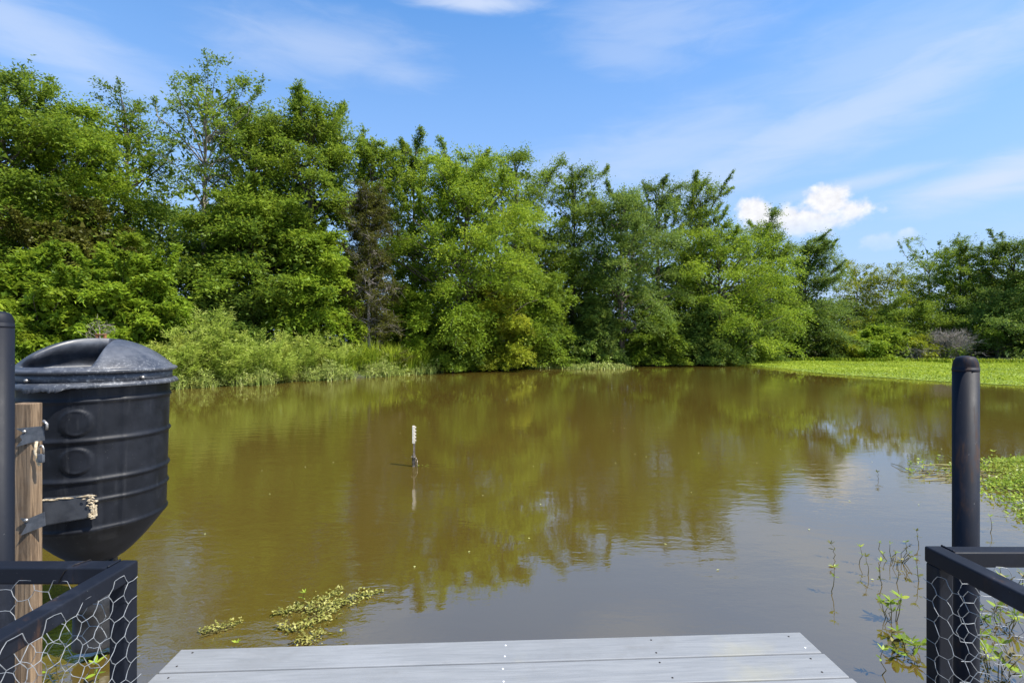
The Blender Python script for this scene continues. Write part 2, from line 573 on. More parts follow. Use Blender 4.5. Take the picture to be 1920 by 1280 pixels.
def ground_h(P):
    d = poly_dist(P, POND)
    x, y = P[:, 0], P[:, 1]
    wob = 0.25*np.sin(x*1.3+0.7*y)+0.2*np.sin(2.9*x-1.7*y+1)+0.12*np.sin(5.1*x+4.3*y)
    d = d+wob*0.6
    h = np.where(d > 0, 0.32*sstep(d/0.8)+0.9*sstep((d-0.5)/12), -0.7*sstep(-d/2.2))
    return h+np.where(d > 0, 0.06*np.sin(1.7*x+2.3*y)*np.sin(2.1*x-1.2*y), 0)


def gh(x, y):
    return float(ground_h(np.array([[x, y]]))[0])


def axis_lines(lo, hi, step, far):
    core = np.arange(lo, hi+step/2, step)
    out = []
    s, p = step, hi
    while p < far:
        s *= 1.5
        p += s
        out.append(p)
    out2 = []
    s, p = step, lo
    while p > -far:
        s *= 1.5
        p -= s
        out2.append(p)
    return np.array(out2[::-1]+list(core)+out)


gx = axis_lines(-32, 62, 0.55, 3500)
gy = axis_lines(-14, 64, 0.55, 3500)
XX, YY = np.meshgrid(gx, gy)
P2 = np.stack([XX.ravel(), YY.ravel()], 1)
ZZ = ground_h(P2)
nx, ny = len(gx), len(gy)
idx = np.arange(nx*ny).reshape(ny, nx)
Q = np.stack([idx[:-1, :-1], idx[:-1, 1:], idx[1:, 1:], idx[1:, :-1]], -1).reshape(-1, 4)
gm = bpy.data.meshes.new('ground')
gm.from_pydata(np.column_stack([P2, ZZ]).tolist(), [], Q.tolist())
gm.polygons.foreach_set('use_smooth', [True]*len(Q))
m, t, out = new_mat('bank_soil')
co = geoco(t)
n = t.noise(co, 1.3, 6, 0.65)
n2 = t.noise(co, 14, 5, 0.7)
c = t.mix(t.ramp(n, 0.38, 0.62), (0.045, 0.038, 0.022), (0.052, 0.075, 0.018))
c = t.mix(t.ramp(n2, 0.5, 0.75, 0, 0.6), c, (0.115, 0.095, 0.055))
principled(t, out, c, 0.95, 0, t.bump(n2, 0.8, 0.05))
gm.materials.append(m)
ground = bpy.data.objects.new('ground', gm)
COL.objects.link(ground)
tag(ground, kind='structure')

# water: turbid body colour under a clear rippled surface
wx = np.concatenate([np.arange(-20, 54, 2.0)])
wy = np.concatenate([np.arange(-10, 50, 2.0)])
WX, WY = np.meshgrid(wx, wy)
wi = np.arange(WX.size).reshape(WX.shape)
WQ = np.stack([wi[:-1, :-1], wi[:-1, 1:], wi[1:, 1:], wi[1:, :-1]], -1).reshape(-1, 4)
wm = bpy.data.meshes.new('water')
wm.from_pydata(np.column_stack([WX.ravel(), WY.ravel(), np.zeros(WX.size)]).tolist(), [], WQ.tolist())
m, t, out = new_mat('muddy_water')
co = geoco(t)
mud = t.noise(t.mapping(co, scale=(0.5, 0.22, 1)), 0.5, 3, 0.5)
body = t.mix(t.ramp(mud, 0.3, 0.7), (0.076, 0.052, 0.0095), (0.090, 0.063, 0.0120))
calm = t.noise(t.mapping(co, scale=(0.35, 0.16, 1), rot=(0, 0, 0.3)), 0.7, 3, 0.5)
r1 = t.noise(t.mapping(co, scale=(1.0, 2.2, 1), rot=(0, 0, 0.25)), 2.3, 3, 0.5)
r2 = t.noise(t.mapping(co, scale=(1.0, 1.9, 1), rot=(0, 0, -0.2)), 8.5, 3, 0.55, 0.4)
r3 = t.noise(t.mapping(co, scale=(1.0, 1.6, 1), rot=(0, 0, 0.5)), 26.0, 2, 0.5, 0.3)
hgt = t.m('ADD', t.m('MULTIPLY', r1, 1.0), t.m('ADD', t.m('MULTIPLY', r2, 0.30), t.m('MULTIPLY', r3, 0.10)))
hgt = t.m('MULTIPLY', hgt, t.ramp(calm, 0.36, 0.64, 0.15, 1.35))
nb = t.bump(hgt, 1.0, 0.0036)
dif = t.new('ShaderNodeBsdfDiffuse', {'Color': body})
glo = t.new('ShaderNodeBsdfGlossy', {'Color': (1, 1, 1, 1), 'Roughness': 0.02, 'Normal': nb})
fr = t.new('ShaderNodeFresnel', {'IOR': 2.8, 'Normal': nb}).outputs[0]
mx = t.new('ShaderNodeMixShader', {0: fr, 1: dif.outputs[0], 2: glo.outputs[0]})
t.l.new(mx.outputs[0], out.inputs['Surface'])
wm.materials.append(m)
water = bpy.data.objects.new('water', wm)
COL.objects.link(water)
tag(water, kind='structure')


# ------------------------------------------------------------------ trees
def crown_leaves(rng, p0, p1, p2, nt, nl, leaf, twig, flat=0.8, tip_lite=0.25, narrow=0.46, droop=0.18, spread=(0.35, 1.25)):
    """leafy sprays along quadratic boughs p0-p1-p2 (nb,3); returns quads and tones"""
    nb = len(p0)
    s = rng.uniform(0.12, 1.0, (nb, nt, 1))
    A, B, C = p0[:, None], p1[:, None], p2[:, None]
    st = A*(1-s)**2+2*B*s*(1-s)+C*s**2
    ax = nrm(2*(B-A)*(1-s)+2*(C-B)*s)
    up = np.array([0, 0, 1.0])
    sd_ = np.cross(ax, np.broadcast_to(up, ax.shape))
    sd_ = nrm(sd_+rng.normal(0, 0.05, sd_.shape))
    ang = rng.uniform(spread[0], spread[1], s.shape)
    sg = rng.choice([-1.0, 1.0], s.shape)
    d = nrm(ax*np.cos(ang)+sd_*np.sin(ang)*sg+up*rng.normal(0.14, 0.34, s.shape)+rng.normal(0, 0.15, st.shape))
    ln = twig*(1.15-0.55*s)*rng.uniform(0.55, 1.3, s.shape)
    tt = (np.arange(nl)+0.5)/nl
    tt = tt[None, None, :, None]+rng.uniform(-0.4, 0.4, (nb, nt, nl, 1))/nl
    pos = st[:, :, None]+d[:, :, None]*ln[:, :, None]*tt
    pos = pos-up*(droop*twig*tt**2)+rng.normal(0, 0.075*twig+0.012, pos.shape)
    sd2 = nrm(np.cross(d, np.broadcast_to(up, d.shape)))[:, :, None]
    sg2 = rng.choice([-1.0, 1.0], tt.shape)
    la = nrm(d[:, :, None]*0.7+sd2*sg2*0.7-up*0.22+rng.normal(0, 0.38, pos.shape))
    ln_up = nrm(up*flat+rng.normal(0, 0.65, pos.shape))
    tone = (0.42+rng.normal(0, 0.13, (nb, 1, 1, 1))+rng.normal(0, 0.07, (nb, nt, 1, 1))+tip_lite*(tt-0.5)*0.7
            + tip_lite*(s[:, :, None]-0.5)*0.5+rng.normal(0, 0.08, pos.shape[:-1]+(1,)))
    n = nb*nt*nl
    L = leaf*rng.uniform(0.6, 1.3, n)
    V = leaf_tris(pos.reshape(n, 3), la.reshape(n, 3), ln_up.reshape(n, 3), L, L*narrow)
    return V, tone.reshape(n)


def quick_tubes(P, Rr, sides=4):
    """P (n,m,3) polylines with radii (n,m) -> quads (k,4,3) of open tubes"""
    d = np.gradient(P, axis=1)
    d = nrm(d)
    ref = np.where(np.abs(d[..., 2:3]) > 0.9, np.array([1.0, 0, 0]), np.array([0, 0, 1.0]))
    u = nrm(np.cross(d, ref))
    q = np.cross(d, u)
    rings = []
    for k in range(sides):
        a = 2*PI*k/sides
        rings.append(P+(u*math.cos(a)+q*math.sin(a))*Rr[..., None])
    rings = np.stack(rings, 2)          # n,m,sides,3
    nx_ = np.roll(rings, -1, axis=2)
    qd = np.stack([rings[:, :-1], nx_[:, :-1], nx_[:, 1:], rings[:, 1:]], axis=3)
    return qd.reshape(-1, 4, 3)


def prof(shape, t):
    if shape == 'dome':
        return np.power(np.clip(1-np.power(t, 4.0), 0, 1), 0.50)*(0.82+0.18*np.clip(t*4, 0, 1))
    if shape == 'egg':
        return np.power(np.sin(PI*np.clip(0.14+0.80*t, 0, 1)), 0.65)*(1.1-0.15*t)
    if shape == 'vase':
        return 0.35+0.75*np.power(np.sin(PI*np.clip(0.05+0.85*t**1.1, 0, 1)), 0.9)
    if shape == 'cone':
        return np.power(1-t, 0.55)*0.95+0.10
    if shape == 'bush':
        return np.power(np.clip(1-np.power(t, 2.0), 0, 1), 0.5)
    return np.ones_like(t)


def make_tree(name, label, cat, px, D, top, hw, bot, shape='dome', pal='green', nb=80, nt=44, nl=16, leaf=0.142, seed=0,
              lean=(0, 0), twig=1.12, airy=0.0, group=None, bark=None, trunk_r=None, spires=5, droop=0.18, hollow=0.25, wind=0.0, narrow=0.52,
              flat=0.8, tip=0.25):
    """one tree: a trunk with limbs and a crown of leafy boughs; sized from the photograph at distance D"""
    rng = np.random.default_rng(1000+seed)
    nb = int(nb*0.66)
    hw = hw*1.12
    X = (px-960)/F*D
    zb = gh(X, D)
    ztop = CAM_Z+(640-top)/F*D
    ztop -= (0.35+0.045*(ztop-zb))*(1.0 if D < 40 else 0.35)
    zlow = max(CAM_Z+(640-bot)/F*D, zb+0.05)
    Rr = hw/F*D
    H = ztop-zb
    Hc = ztop-zlow
    root = thing(name, (X, D, zb), label, cat, group)
    c0, cH = zlow-zb, Hc
    # boughs -----------------------------------------------------------
    i = np.arange(nb)
    t = np.clip((i+0.5)/nb+rng.normal(0, 0.03, nb), 0.01, 0.99)
    t = t**0.92
    phi = i*2.39996+rng.normal(0, 0.35, nb)
    lob = 1+0.20*np.sin(2*phi+seed)+0.16*np.sin(3*phi+9*t+2*seed)
    rad = Rr*prof(shape, t)*np.clip(lob, 0.6, 1.3)*rng.uniform(0.72, 1.08, nb)
    inner = rng.random(nb) < hollow
    rad = np.where(inner, rad*0.55, rad)
    dirv = np.stack([np.cos(phi), np.sin(phi), np.zeros(nb)], 1)
    axx = np.stack([lean[0]*(c0+cH*t)/H, lean[1]*(c0+cH*t)/H, np.zeros(nb)], 1)
    zc = c0+cH*t*0.93
    L = np.maximum(rad, 0.5)
    up = np.array([0, 0, 1.0])
    tipz = zc+rng.normal(0, 0.05*cH, nb)
    p2 = axx+dirv*rad[:, None]+up*tipz[:, None]
    ext = np.minimum(L*0.8, 1.4+1.7*rng.random(nb))
    riseb = (-0.10+1.5*t)*ext*rng.uniform(0.6, 1.3, nb)
    p0 = axx+dirv*(rad-ext)[:, None]+up*(tipz-riseb*0.5)[:, None]
    p1 = (p0+p2)/2+up*(0.22*ext+0.05)[:, None]+rng.normal(0, 0.08, (nb, 3))*ext[:, None]
    p2 = p2-up*(0.25*ext*(1-t))[:, None]
    p2 = p2+np.array([wind, 0, 0])*ext[:, None]
    Vs, Ts = [], []
    V, T = crown_leaves(rng, p0, p1, p2, nt, nl, leaf, twig*np.clip(Rr/3.5, 0.55, 1.15), tip_lite=tip, droop=droop, narrow=narrow, flat=flat)
    Vs.append(V); Ts.append(T)
    if spires:
        ts = rng.uniform(0.55, 0.97, spires)
        ph = rng.uniform(0, 2*PI, spires)
        rr = Rr*prof(shape, ts)*rng.uniform(0.25, 0.95, spires)
        b0 = np.stack([lean[0]*ts+np.cos(ph)*rr, lean[1]*ts+np.sin(ph)*rr, c0+cH*(ts*0.93)-0.1], 1)
        ln = (0.08*Hc+0.5)*rng.uniform(0.6, 1.5, spires)
        sdir = nrm(np.stack([np.cos(ph)*0.4+wind, np.sin(ph)*0.4, np.ones(spires)], 1)+rng.normal(0, 0.15, (spires, 3)))
        b2 = b0+sdir*ln[:, None]
        # keep the shoots under the tree's own height
        over = np.maximum(b2[:, 2]-H, 0)
        b2[:, 2] -= over*0.8
        b1 = (b0+b2)/2+rng.normal(0, 0.1, (spires, 3))
        V, T = crown_leaves(rng, b0, b1, b2, max(6, nt-6), nl, leaf*0.9, twig*0.48, tip_lite=0.15, narrow=narrow, spread=(0.3, 0.9))
        Vs.append(V); Ts.append(T)
        p0 = np.concatenate([p0, b0]); p1 = np.concatenate([p1, b1]); p2 = np.concatenate([p2, b2])
    # inner leaves close the middle of the crown
    nf = int(16*nb*(1-airy*2.2))
    if nf > 0:
        tf = rng.uniform(0.02, 0.92, nf)
        rf = Rr*prof(shape, tf)*0.58*np.sqrt(rng.random(nf))
        pf_ = rng.uniform(0, 2*PI, nf)
        lf = np.stack([lean[0]*tf+rf*np.cos(pf_), lean[1]*tf+rf*np.sin(pf_), c0+cH*tf*0.92], 1)
        Lf_ = rng.uniform(0.26, 0.46, nf)
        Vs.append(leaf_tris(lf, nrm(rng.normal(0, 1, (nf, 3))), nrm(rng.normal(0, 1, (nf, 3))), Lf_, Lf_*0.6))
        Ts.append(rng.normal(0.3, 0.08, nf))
    V = np.concatenate(Vs); T = np.concatenate(Ts)
    if airy > 0:
        keep = rng.random(len(V)) > airy
        V, T = V[keep], T[keep]
    # keep leaves off the ground and out of the water
    hz = V[:, :, 2].min(1)+zb > 0.06
    V, T = V[hz], T[hz]
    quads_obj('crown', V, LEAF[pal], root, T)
    # trunk and limbs ----------------------------------------------------
    tr = trunk_r or max(0.05, 0.018*H)
    mt = 9
    tz = np.linspace(-0.3, c0+cH*0.66, mt)
    wob = rng.normal(0, 0.02*H*0.35, (mt, 2)).cumsum(0)*0.35
    wob[0] = 0
    TP = np.stack([lean[0]*np.maximum(tz, 0)/H+wob[:, 0], lean[1]*np.maximum(tz, 0)/H+wob[:, 1], tz], 1)
    trad = tr*np.linspace(1.15, 0.18, mt)
    trad[0] *= 1.35
    Qs = [quick_tubes(TP[None], trad[None], 8)]
    # limbs from the trunk to each bough and through it
    zt = np.clip(p0[:, 2]-0.95*np.linalg.norm(p0[:, :2]-axx[:1, :2], axis=1), c0*0.35+0.1, c0+cH*0.64)
    bx = np.interp(zt, tz, TP[:, 0]); by = np.interp(zt, tz, TP[:, 1])
    s0 = np.stack([bx, by, zt], 1)
    mid = (s0+p0)/2+up*0.10*np.linalg.norm(p0-s0, axis=1)[:, None]+rng.normal(0, 0.06, s0.shape)
    LP = np.stack([s0, mid, p0, p1*0.6+p0*0.2+p2*0.2, p2], 1)
    lr = tr*0.24*np.linspace(1, 0.12, 5)[None]*rng.uniform(0.5, 1.1, (len(p0), 1))
    Qs.append(quick_tubes(LP, np.maximum(lr, 0.006), 4))
    tq = np.concatenate(Qs)
    quads_obj('trunk', tq, bark or BARK, root)
    return root


def make_bare(name, label, cat, px, D, top, hw, bot, n=60, sub=16, seed=0, pal='olive', leafy=0, group=None, mat=None, upright=0.6, rr=0.02):
    """a dead tree or brush heap: many bare forking branches, few leaves"""
    rng = np.random.default_rng(3000+seed)
    X = (px-960)/F*D
    zb = gh(X, D)
    H = CAM_Z+(640-top)/F*D-zb
    c0 = max(CAM_Z+(640-bot)/F*D-zb, 0.0)
    Rr = hw/F*D
    root = thing(name, (X, D, zb), label, cat, group)
    t = rng.uniform(0, 1, n)
    phi = rng.uniform(0, 2*PI, n)
    s0 = np.stack([np.zeros(n), np.zeros(n), np.maximum(c0*0.5, 0.0)+(H*0.9-c0*0.5)*t*0.9], 1)+rng.normal(0, 0.06*Rr, (n, 3))
    ln = Rr*rng.uniform(0.7, 1.25, n)*(1.0-0.4*t)
    d = nrm(np.stack([np.cos(phi), np.sin(phi), rng.normal(upright, 0.5, n)], 1))
    e = s0+d*ln[:, None]
    e[:, 2] = np.clip(e[:, 2], 0.05, H)
    mid = (s0+e)/2+rng.normal(0, 0.10, (n, 3))*ln[:, None]
    P = np.stack([s0, mid*0.7+s0*0.3, mid*0.7+e*0.3, e], 1)
    rad = rr*np.linspace(1, 0.3, 4)[None]*rng.uniform(0.5, 1.3, (n, 1))
    Qs = [quick_tubes(P, rad, 4)]
    u = rng.uniform(0.25, 1, (n, sub, 1))
    b0 = s0[:, None]*(1-u)+e[:, None]*u+rng.normal(0, 0.03, (n, sub, 3))
    dd = nrm(d[:, None]*0.6+rng.normal(0, 0.75, (n, sub, 3))+np.array([0, 0, 0.15]))
    l2 = ln[:, None, None]*rng.uniform(0.15, 0.5, (n, sub, 1))
    b2 = b0+dd*l2
    b1 = (b0+b2)/2+rng.normal(0, 0.08, b0.shape)*l2
    P2_ = np.stack([b0, b1, b2], 2).reshape(-1, 3, 3)
    P2_[..., 2] = np.maximum(P2_[..., 2], 0.02)
    r2 = rr*0.34*np.linspace(1, 0.35, 3)[None]*rng.uniform(0.5, 1.2, (len(P2_), 1))
    Qs.append(quick_tubes(P2_, np.maximum(r2, 0.003), 3))
    TP = np.stack([np.zeros(5), np.zeros(5), np.linspace(-0.2, H*0.85, 5)], 1)+rng.normal(0, 0.05, (5, 3))*np.array([1, 1, 0])
    if upright > 0.2:
        Qs.append(quick_tubes(TP[None], (rr*2.6*np.linspace(1.2, 0.3, 5))[None], 7))
    quads_obj('branches', np.concatenate(Qs), mat or DEADWOOD, root)
    if leafy:
        k = rng.integers(0, len(P2_), leafy)
        bb0, bb1, bb2 = P2_[k, 0], P2_[k, 1], P2_[k, 2]
        V, T = crown_leaves(rng, bb0, bb1, bb2, 6, 9, 0.10, 0.30, narrow=0.35, flat=0.3)
        quads_obj('foliage', V, LEAF[pal], root, T)
    return root


G_TALL = 'tall trees of the left bank'
G_MID = 'trees of the far bank'
G_RIGHT = 'trees behind the green mat'
G_BACK = 'trees deep in the wood'
k = 0


def TR(label, *a, **kw):
    global k
    k += 1
    return make_tree(kw.pop('name', 'tree'), label, kw.pop('cat', 'tree'), *a, seed=k*7+kw.pop('seed', 0), **kw)


# left bank, tall canopy
TR('tall dense leafy tree filling the upper left corner above the feeder', 10, 21.5, 100, 150, 560, 'dome', 'green', 120, group=G_TALL, spires=14)
TR('tall yellowish tree just right of the one in the upper left corner', 140, 23.5, 148, 125, 520, 'dome', 'bright', 100, group=G_TALL, spires=10)
TR('thin crowned tree with open airy top, left of the tallest tree', 232, 26, 138, 88, 470, 'egg', 'green', 62, nt=18, airy=0.15, group=G_TALL, spires=12)
TR('tallest tree, airy crown over a bare pale trunk', 385, 25, 90, 112, 380, 'egg', 'green', 62, nt=18, airy=0.22, group=G_TALL, spires=14, bark=BARK_PALE, trunk_r=0.17, lean=(0.35, 0))
TR('dense dark green tree just right of the tallest airy tree', 478, 28.5, 168, 84, 470, 'dome', 'green', 78, group=G_TALL, spires=12)
TR('tall tree with olive crown and spiky top above the dead cedar', 585, 27.5, 148, 108, 430, 'dome', 'green', 95, group=G_TALL, spires=14)
TR('open topped tree behind the dead cedar, showing sky through it', 705, 30, 222, 66, 420, 'dome', 'green', 62, nt=28, airy=0.08, group=G_TALL, spires=7)
TR('narrow upright tree between the dead cedar and the big rounded tree', 772, 33, 224, 62, 560, 'egg', 'green', 55, group=G_TALL, spires=10)
# middle
TR('big rounded yellow green tree in the middle of the far bank', 876, 30.2, 242, 134, 650, 'dome', 'bright', 205, group=G_MID, spires=10, hollow=0.2)
TR('dark green tree rising behind the big rounded tree', 965, 36.5, 240, 96, 620, 'dome', 'green', 100, group=G_MID, spires=5)
TR('tree with feathery top right of the big rounded tree', 1075, 38, 268, 92, 620, 'dome', 'green', 100, group=G_MID, spires=5, wind=0.15)
TR('blue green rounded tree leaning over the shaded cove', 1168, 35.6, 320, 96, 600, 'dome', 'blue', 110, group=G_MID, spires=9)
TR('dark tree behind the blue green rounded tree', 1235, 41, 318, 84, 620, 'dome', 'deep', 88, group=G_MID, spires=6, wind=0.2)
TR('spiky topped tree with windswept shoots, highest of the right slope', 1312, 42.5, 322, 80, 620, 'dome', 'green', 76, group=G_MID, spires=20, wind=0.5)
TR('broad bright tree hanging over the water left of the cloud', 1350, 39, 392, 126, 660, 'dome', 'bright', 135, group=G_MID, spires=9, wind=0.15)
TR('slim pointed tree in front of the white cloud', 1440, 45, 390, 74, 640, 'cone', 'green', 90, group=G_MID, spires=10)
TR('feathery tree leaning right, below the white cloud', 1500, 45.5, 430, 86, 655, 'cone', 'blue', 85, group=G_MID, spires=20, wind=0.7, lean=(1.0, 0))
# right
TR('small yellow green tree showing sky through thin branches', 1606, 54, 476, 56, 650, 'dome', 'yellow', 60, nt=26, airy=0.08, group=G_RIGHT, spires=10, bark=BARK_PALE)
TR('yellowish low crowned tree in the dip of the skyline', 1668, 51, 494, 92, 660, 'dome', 'yellow', 80, nt=28, group=G_RIGHT, spires=9, airy=0.1)
TR('open branched dark tree at the left of the right hand group', 1742, 53, 436, 66, 640, 'vase', 'green', 58, nt=20, group=G_RIGHT, spires=10)
TR('rounded mid green tree behind the bare brush heap', 1800, 46.5, 448, 90, 665, 'dome', 'green', 100, group=G_RIGHT, spires=9)
TR('dark grey green tree at the right edge of the view', 1898, 44.5, 424, 86, 665, 'dome', 'deep', 105, group=G_RIGHT, spires=11)
TR('spreading low tree over the bushes behind the green mat', 1700, 46, 560, 110, 668, 'bush', 'green', 85, group=G_RIGHT, spires=4)
TR('dark spreading tree right of the bare brush heap', 1870, 42, 540, 88, 680, 'bush', 'blue', 80, group=G_RIGHT, spires=4)
TR('dark tree partly outside the frame at the right edge', 2010, 41, 410, 110, 680, 'dome', 'deep', 80, group=G_RIGHT, spires=6)
# understory of the left bank
TR('vine covered bright bush left of the feeder lid', 70, 18.6, 430, 118, 690, 'bush', 'bright', 95, leaf=0.16, twig=0.7, group='shrubs of the left bank', spires=8, name='shrub', cat='shrub')
TR('spreading bright shrub right behind the feeder lid', 232, 19.4, 428, 118, 690, 'bush', 'bright', 105, leaf=0.16, twig=0.7, group='shrubs of the left bank', spires=8, name='shrub', cat='shrub')
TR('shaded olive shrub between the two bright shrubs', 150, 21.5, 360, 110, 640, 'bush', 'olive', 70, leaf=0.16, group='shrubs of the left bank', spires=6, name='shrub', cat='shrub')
TR('layered bright green tree in front of the tall tree trunk', 478, 25.0, 318, 132, 610, 'dome', 'green', 135, leaf=0.18, group=G_TALL, spires=8)
TR('rounded green tree with drooping skirts above the pale grasses', 588, 25.4, 400, 86, 632, 'dome', 'bright', 105, leaf=0.18, group=G_TALL, spires=4)
TR('dark green bush behind the pale feathery plants', 415, 22.6, 520, 86, 680, 'bush', 'deep', 70, leaf=0.16, group='shrubs of the left bank', spires=3, name='shrub', cat='shrub')
# understory of the far bank
TR('bright low tree with arching bough beside the dead cedar', 762, 28.9, 510, 64, 660, 'bush', 'bright', 62, leaf=0.18, group=G_MID, spires=2)
TR('yellow green low tree at the foot of the big rounded tree', 925, 30.6, 505, 76, 690, 'dome', 'yellow', 75, leaf=0.18, group=G_MID, spires=2)
TR('green low tree dipping to the water right of the big rounded tree', 1010, 33.6, 480, 80, 690, 'dome', 'green', 85, leaf=0.19, group=G_MID, spires=3)
TR('bushy low tree at the water edge below the big rounded tree', 850, 29.6, 580, 76, 694, 'bush', 'green', 66, leaf=0.17, group='shrubs along the far bank', spires=2, name='shrub', cat='shrub')
TR('grey green bush drooping beside the shaded cove', 1120, 34.9, 545, 56, 672, 'bush', 'blue', 60, leaf=0.19, group='shrubs along the far bank', spires=2, name='shrub', cat='shrub')
TR('dark bush at the water left of the cove', 1045, 34.0, 600, 50, 692, 'bush', 'deep', 45, leaf=0.18, group='shrubs along the far bank', spires=1, name='shrub', cat='shrub')
TR('rounded bush hanging over the water right of the cove', 1222, 36.0, 575, 58, 688, 'bush', 'green', 66, leaf=0.19, group='shrubs along the far bank', spires=2, name='shrub', cat='shrub')
TR('wide bush drooping into the water under the broad bright tree', 1318, 37.6, 560, 76, 690, 'bush', 'blue', 85, leaf=0.19, group='shrubs along the far bank', spires=2, name='shrub', cat='shrub')
TR('bush at the left tip of the green mat', 1402, 41.5, 545, 66, 682, 'bush', 'deep', 70, leaf=0.2, group='shrubs along the far bank', spires=2, name='shrub', cat='shrub')
TR('dark bush in the corner behind the green mat', 1490, 45.8, 560, 74, 678, 'bush', 'deep', 70, leaf=0.2, group='shrubs along the far bank', spires=2, name='shrub', cat='shrub')
TR('bright yellow green shrub at the back of the green mat', 1575, 44.4, 622, 44, 680, 'bush', 'yellow', 42, leaf=0.19, group='bright shrubs behind the green mat', spires=5, name='shrub', cat='shrub')
TR('middle bright shrub behind the green mat', 1645, 43.3, 612, 60, 682, 'bush', 'bright', 55, leaf=0.19, group='bright shrubs behind the green mat', spires=5, name='shrub', cat='shrub')
TR('bright shrub beside the grey fallen branches', 1722, 42.2, 632, 48, 684, 'bush', 'yellow', 42, leaf=0.19, group='bright shrubs behind the green mat', spires=5, name='shrub', cat='shrub')
# deep wood behind: nothing tells these apart
DEEPS = [(-150, 24, 130, 130, 620), (300, 31, 330, 110, 640), (60, 29, 300, 120, 640), (540, 33, 330, 100, 640), (660, 35, 450, 70, 650), (800, 38, 420, 90, 655),
         (1130, 43, 470, 80, 655), (1010, 42, 400, 80, 655), (1270, 47, 470, 90, 655), (1390, 50, 500, 80, 655), (1560, 58, 560, 90, 660), (1640, 60, 575, 80, 660),
         (1480, 52, 520, 70, 660), (1960, 52, 480, 110, 665), (1850, 55, 520, 90, 660), (420, 30, 400, 90, 640), (200, 28, 420, 90, 640), (920, 40, 470, 80, 655),
         (-330, 20.5, 190, 150, 620), (-600, 17.5, 170, 180, 620), (-900, 14.5, 120, 230, 620), (-420, 27, 170, 140, 620), (-760, 22, 150, 170, 620)]
protos = []
for q_, a in enumerate(DEEPS):
    if q_ < 3:
        o = TR('dark tree half hidden deep in the wood behind the front rows', *a, 'dome', 'deep', 95, nt=16, nl=12, leaf=0.30, twig=1.4, group=G_BACK, spires=3, hollow=0.35)
        D_, hw_, top_ = a[1], a[2+1], a[2]
        protos.append((o, a[3]/F*a[1], CAM_Z+(640-a[2])/F*a[1]))
        continue
    src, r_src, h_src = protos[q_ % 3]
    X = (a[0]-960)/F*a[1]
    c_ = src.copy()
    COL.objects.link(c_)
    c_.location = (X, a[1], gh(X, a[1]))
    c_.rotation_euler = (0, 0, 1.3*q_)
    kx = a[3]/F*a[1]/r_src
    c_.scale = (kx, kx, (CAM_Z+(640-a[2])/F*a[1])/h_src)
    for ch in src.children:
        d_ = ch.copy()
        COL.objects.link(d_)
        d_.parent = c_

# dead and bare growth
make_bare('dead_cedar', 'brown half dead cedar with bare grey twigs beside the big rounded tree', 'dead tree', 692, 26.0, 300, 56, 600, 120, 22, 1, 'olive', 1500, upright=0.25, rr=0.03)
make_bare('bare_tree', 'bare pale stems in the dark hollow above the grassy bank', 'dead tree', 706, 26.4, 560, 30, 690, 26, 8, 2, 'olive', 40, upright=1.4, rr=0.028)
make_bare('brush_heap', 'heap of bare grey brush standing behind the green mat', 'brush heap', 1782, 41.0, 622, 46, 690, 120, 14, 3, upright=0.5, rr=0.03)
make_bare('fallen_branches', 'tangle of fallen grey branches lying on the back of the green mat', 'branches', 1712, 41.3, 652, 40, 690, 60, 10, 4, upright=0.05, rr=0.035)
make_bare('twiggy_shrub', 'bare white twigs showing in the shrub above the feeder lid', 'dead shrub', 185, 17.6, 590, 40, 690, 22, 9, 5, upright=0.5, rr=0.014)


# ------------------------------------------------------------------ low plants along the bank
def blades(rng, pts, h, wdt, lean=0.35, curl=0.5):
    """grass blades: two quads each, rooted at pts (n,3)"""
    n = len(pts)
    a = rng.uniform(0, 2*PI, n)
    hd = np.stack([np.cos(a), np.sin(a), np.zeros(n)], 1)
    H = (h*rng.uniform(0.5, 1.25, n))[:, None]
    le = lean*rng.uniform(0.2, 1.4, n)[:, None]
    up = np.array([0, 0, 1.0])
    sd_ = np.stack([-np.sin(a), np.cos(a), np.zeros(n)], 1)*wdt*rng.uniform(0.7, 1.3, n)[:, None]
    m1 = pts+up*H*0.6+hd*H*le*0.35
    tp = pts+up*H*(1-curl*le*0.6)+hd*H*le*1.05
    q1 = np.stack([pts-sd_*0.5, pts+sd_*0.5, m1+sd_*0.45, m1-sd_*0.45], 1)
    q2 = np.stack([m1-sd_*0.45, m1+sd_*0.45, tp+sd_*0.06, tp-sd_*0.06], 1)
    return np.concatenate([q1, q2]), np.tile(rng.normal(0.5, 0.2, n), 2)


def in_band(rng, n, path, w0, w1):
    """random ground points along a polyline, offset to its land side by w0..w1"""
    path = np.array(path, float)
    seg = np.linalg.norm(np.diff(path, axis=0), axis=1)
    cum_ = np.concatenate([[0], np.cumsum(seg)])
    s = rng.uniform(0, cum_[-1], n)
    j = np.clip(np.searchsorted(cum_, s)-1, 0, len(seg)-1)
    f = ((s-cum_[j])/seg[j])[:, None]
    p = path[j]*(1-f)+path[j+1]*f
    tn = (path[j+1]-path[j])/seg[j][:, None]
    nn = np.stack([-tn[:, 1], tn[:, 0]], 1)
    return p+nn*rng.uniform(w0, w1, n)[:, None], s/cum_[-1]


rng = np.random.default_rng(5)
LEFT_SHORE = [(-15, 15.8), (-12.3, 18.6), (-10.2, 20.6), (-8.5, 22.7), (-6.3, 25.2), (-3.9, 28.6)]
FAR_SHORE = [(-3.9, 28.6), (-1.5, 30.6), (1.3, 32.8), (3.5, 34.2), (6.5, 35.0), (9.5, 35.6), (12.8, 37), (16.6, 41), (21, 44.5)]


def grounded(p):
    return np.column_stack([p, np.maximum(ground_h(p), -0.02)])


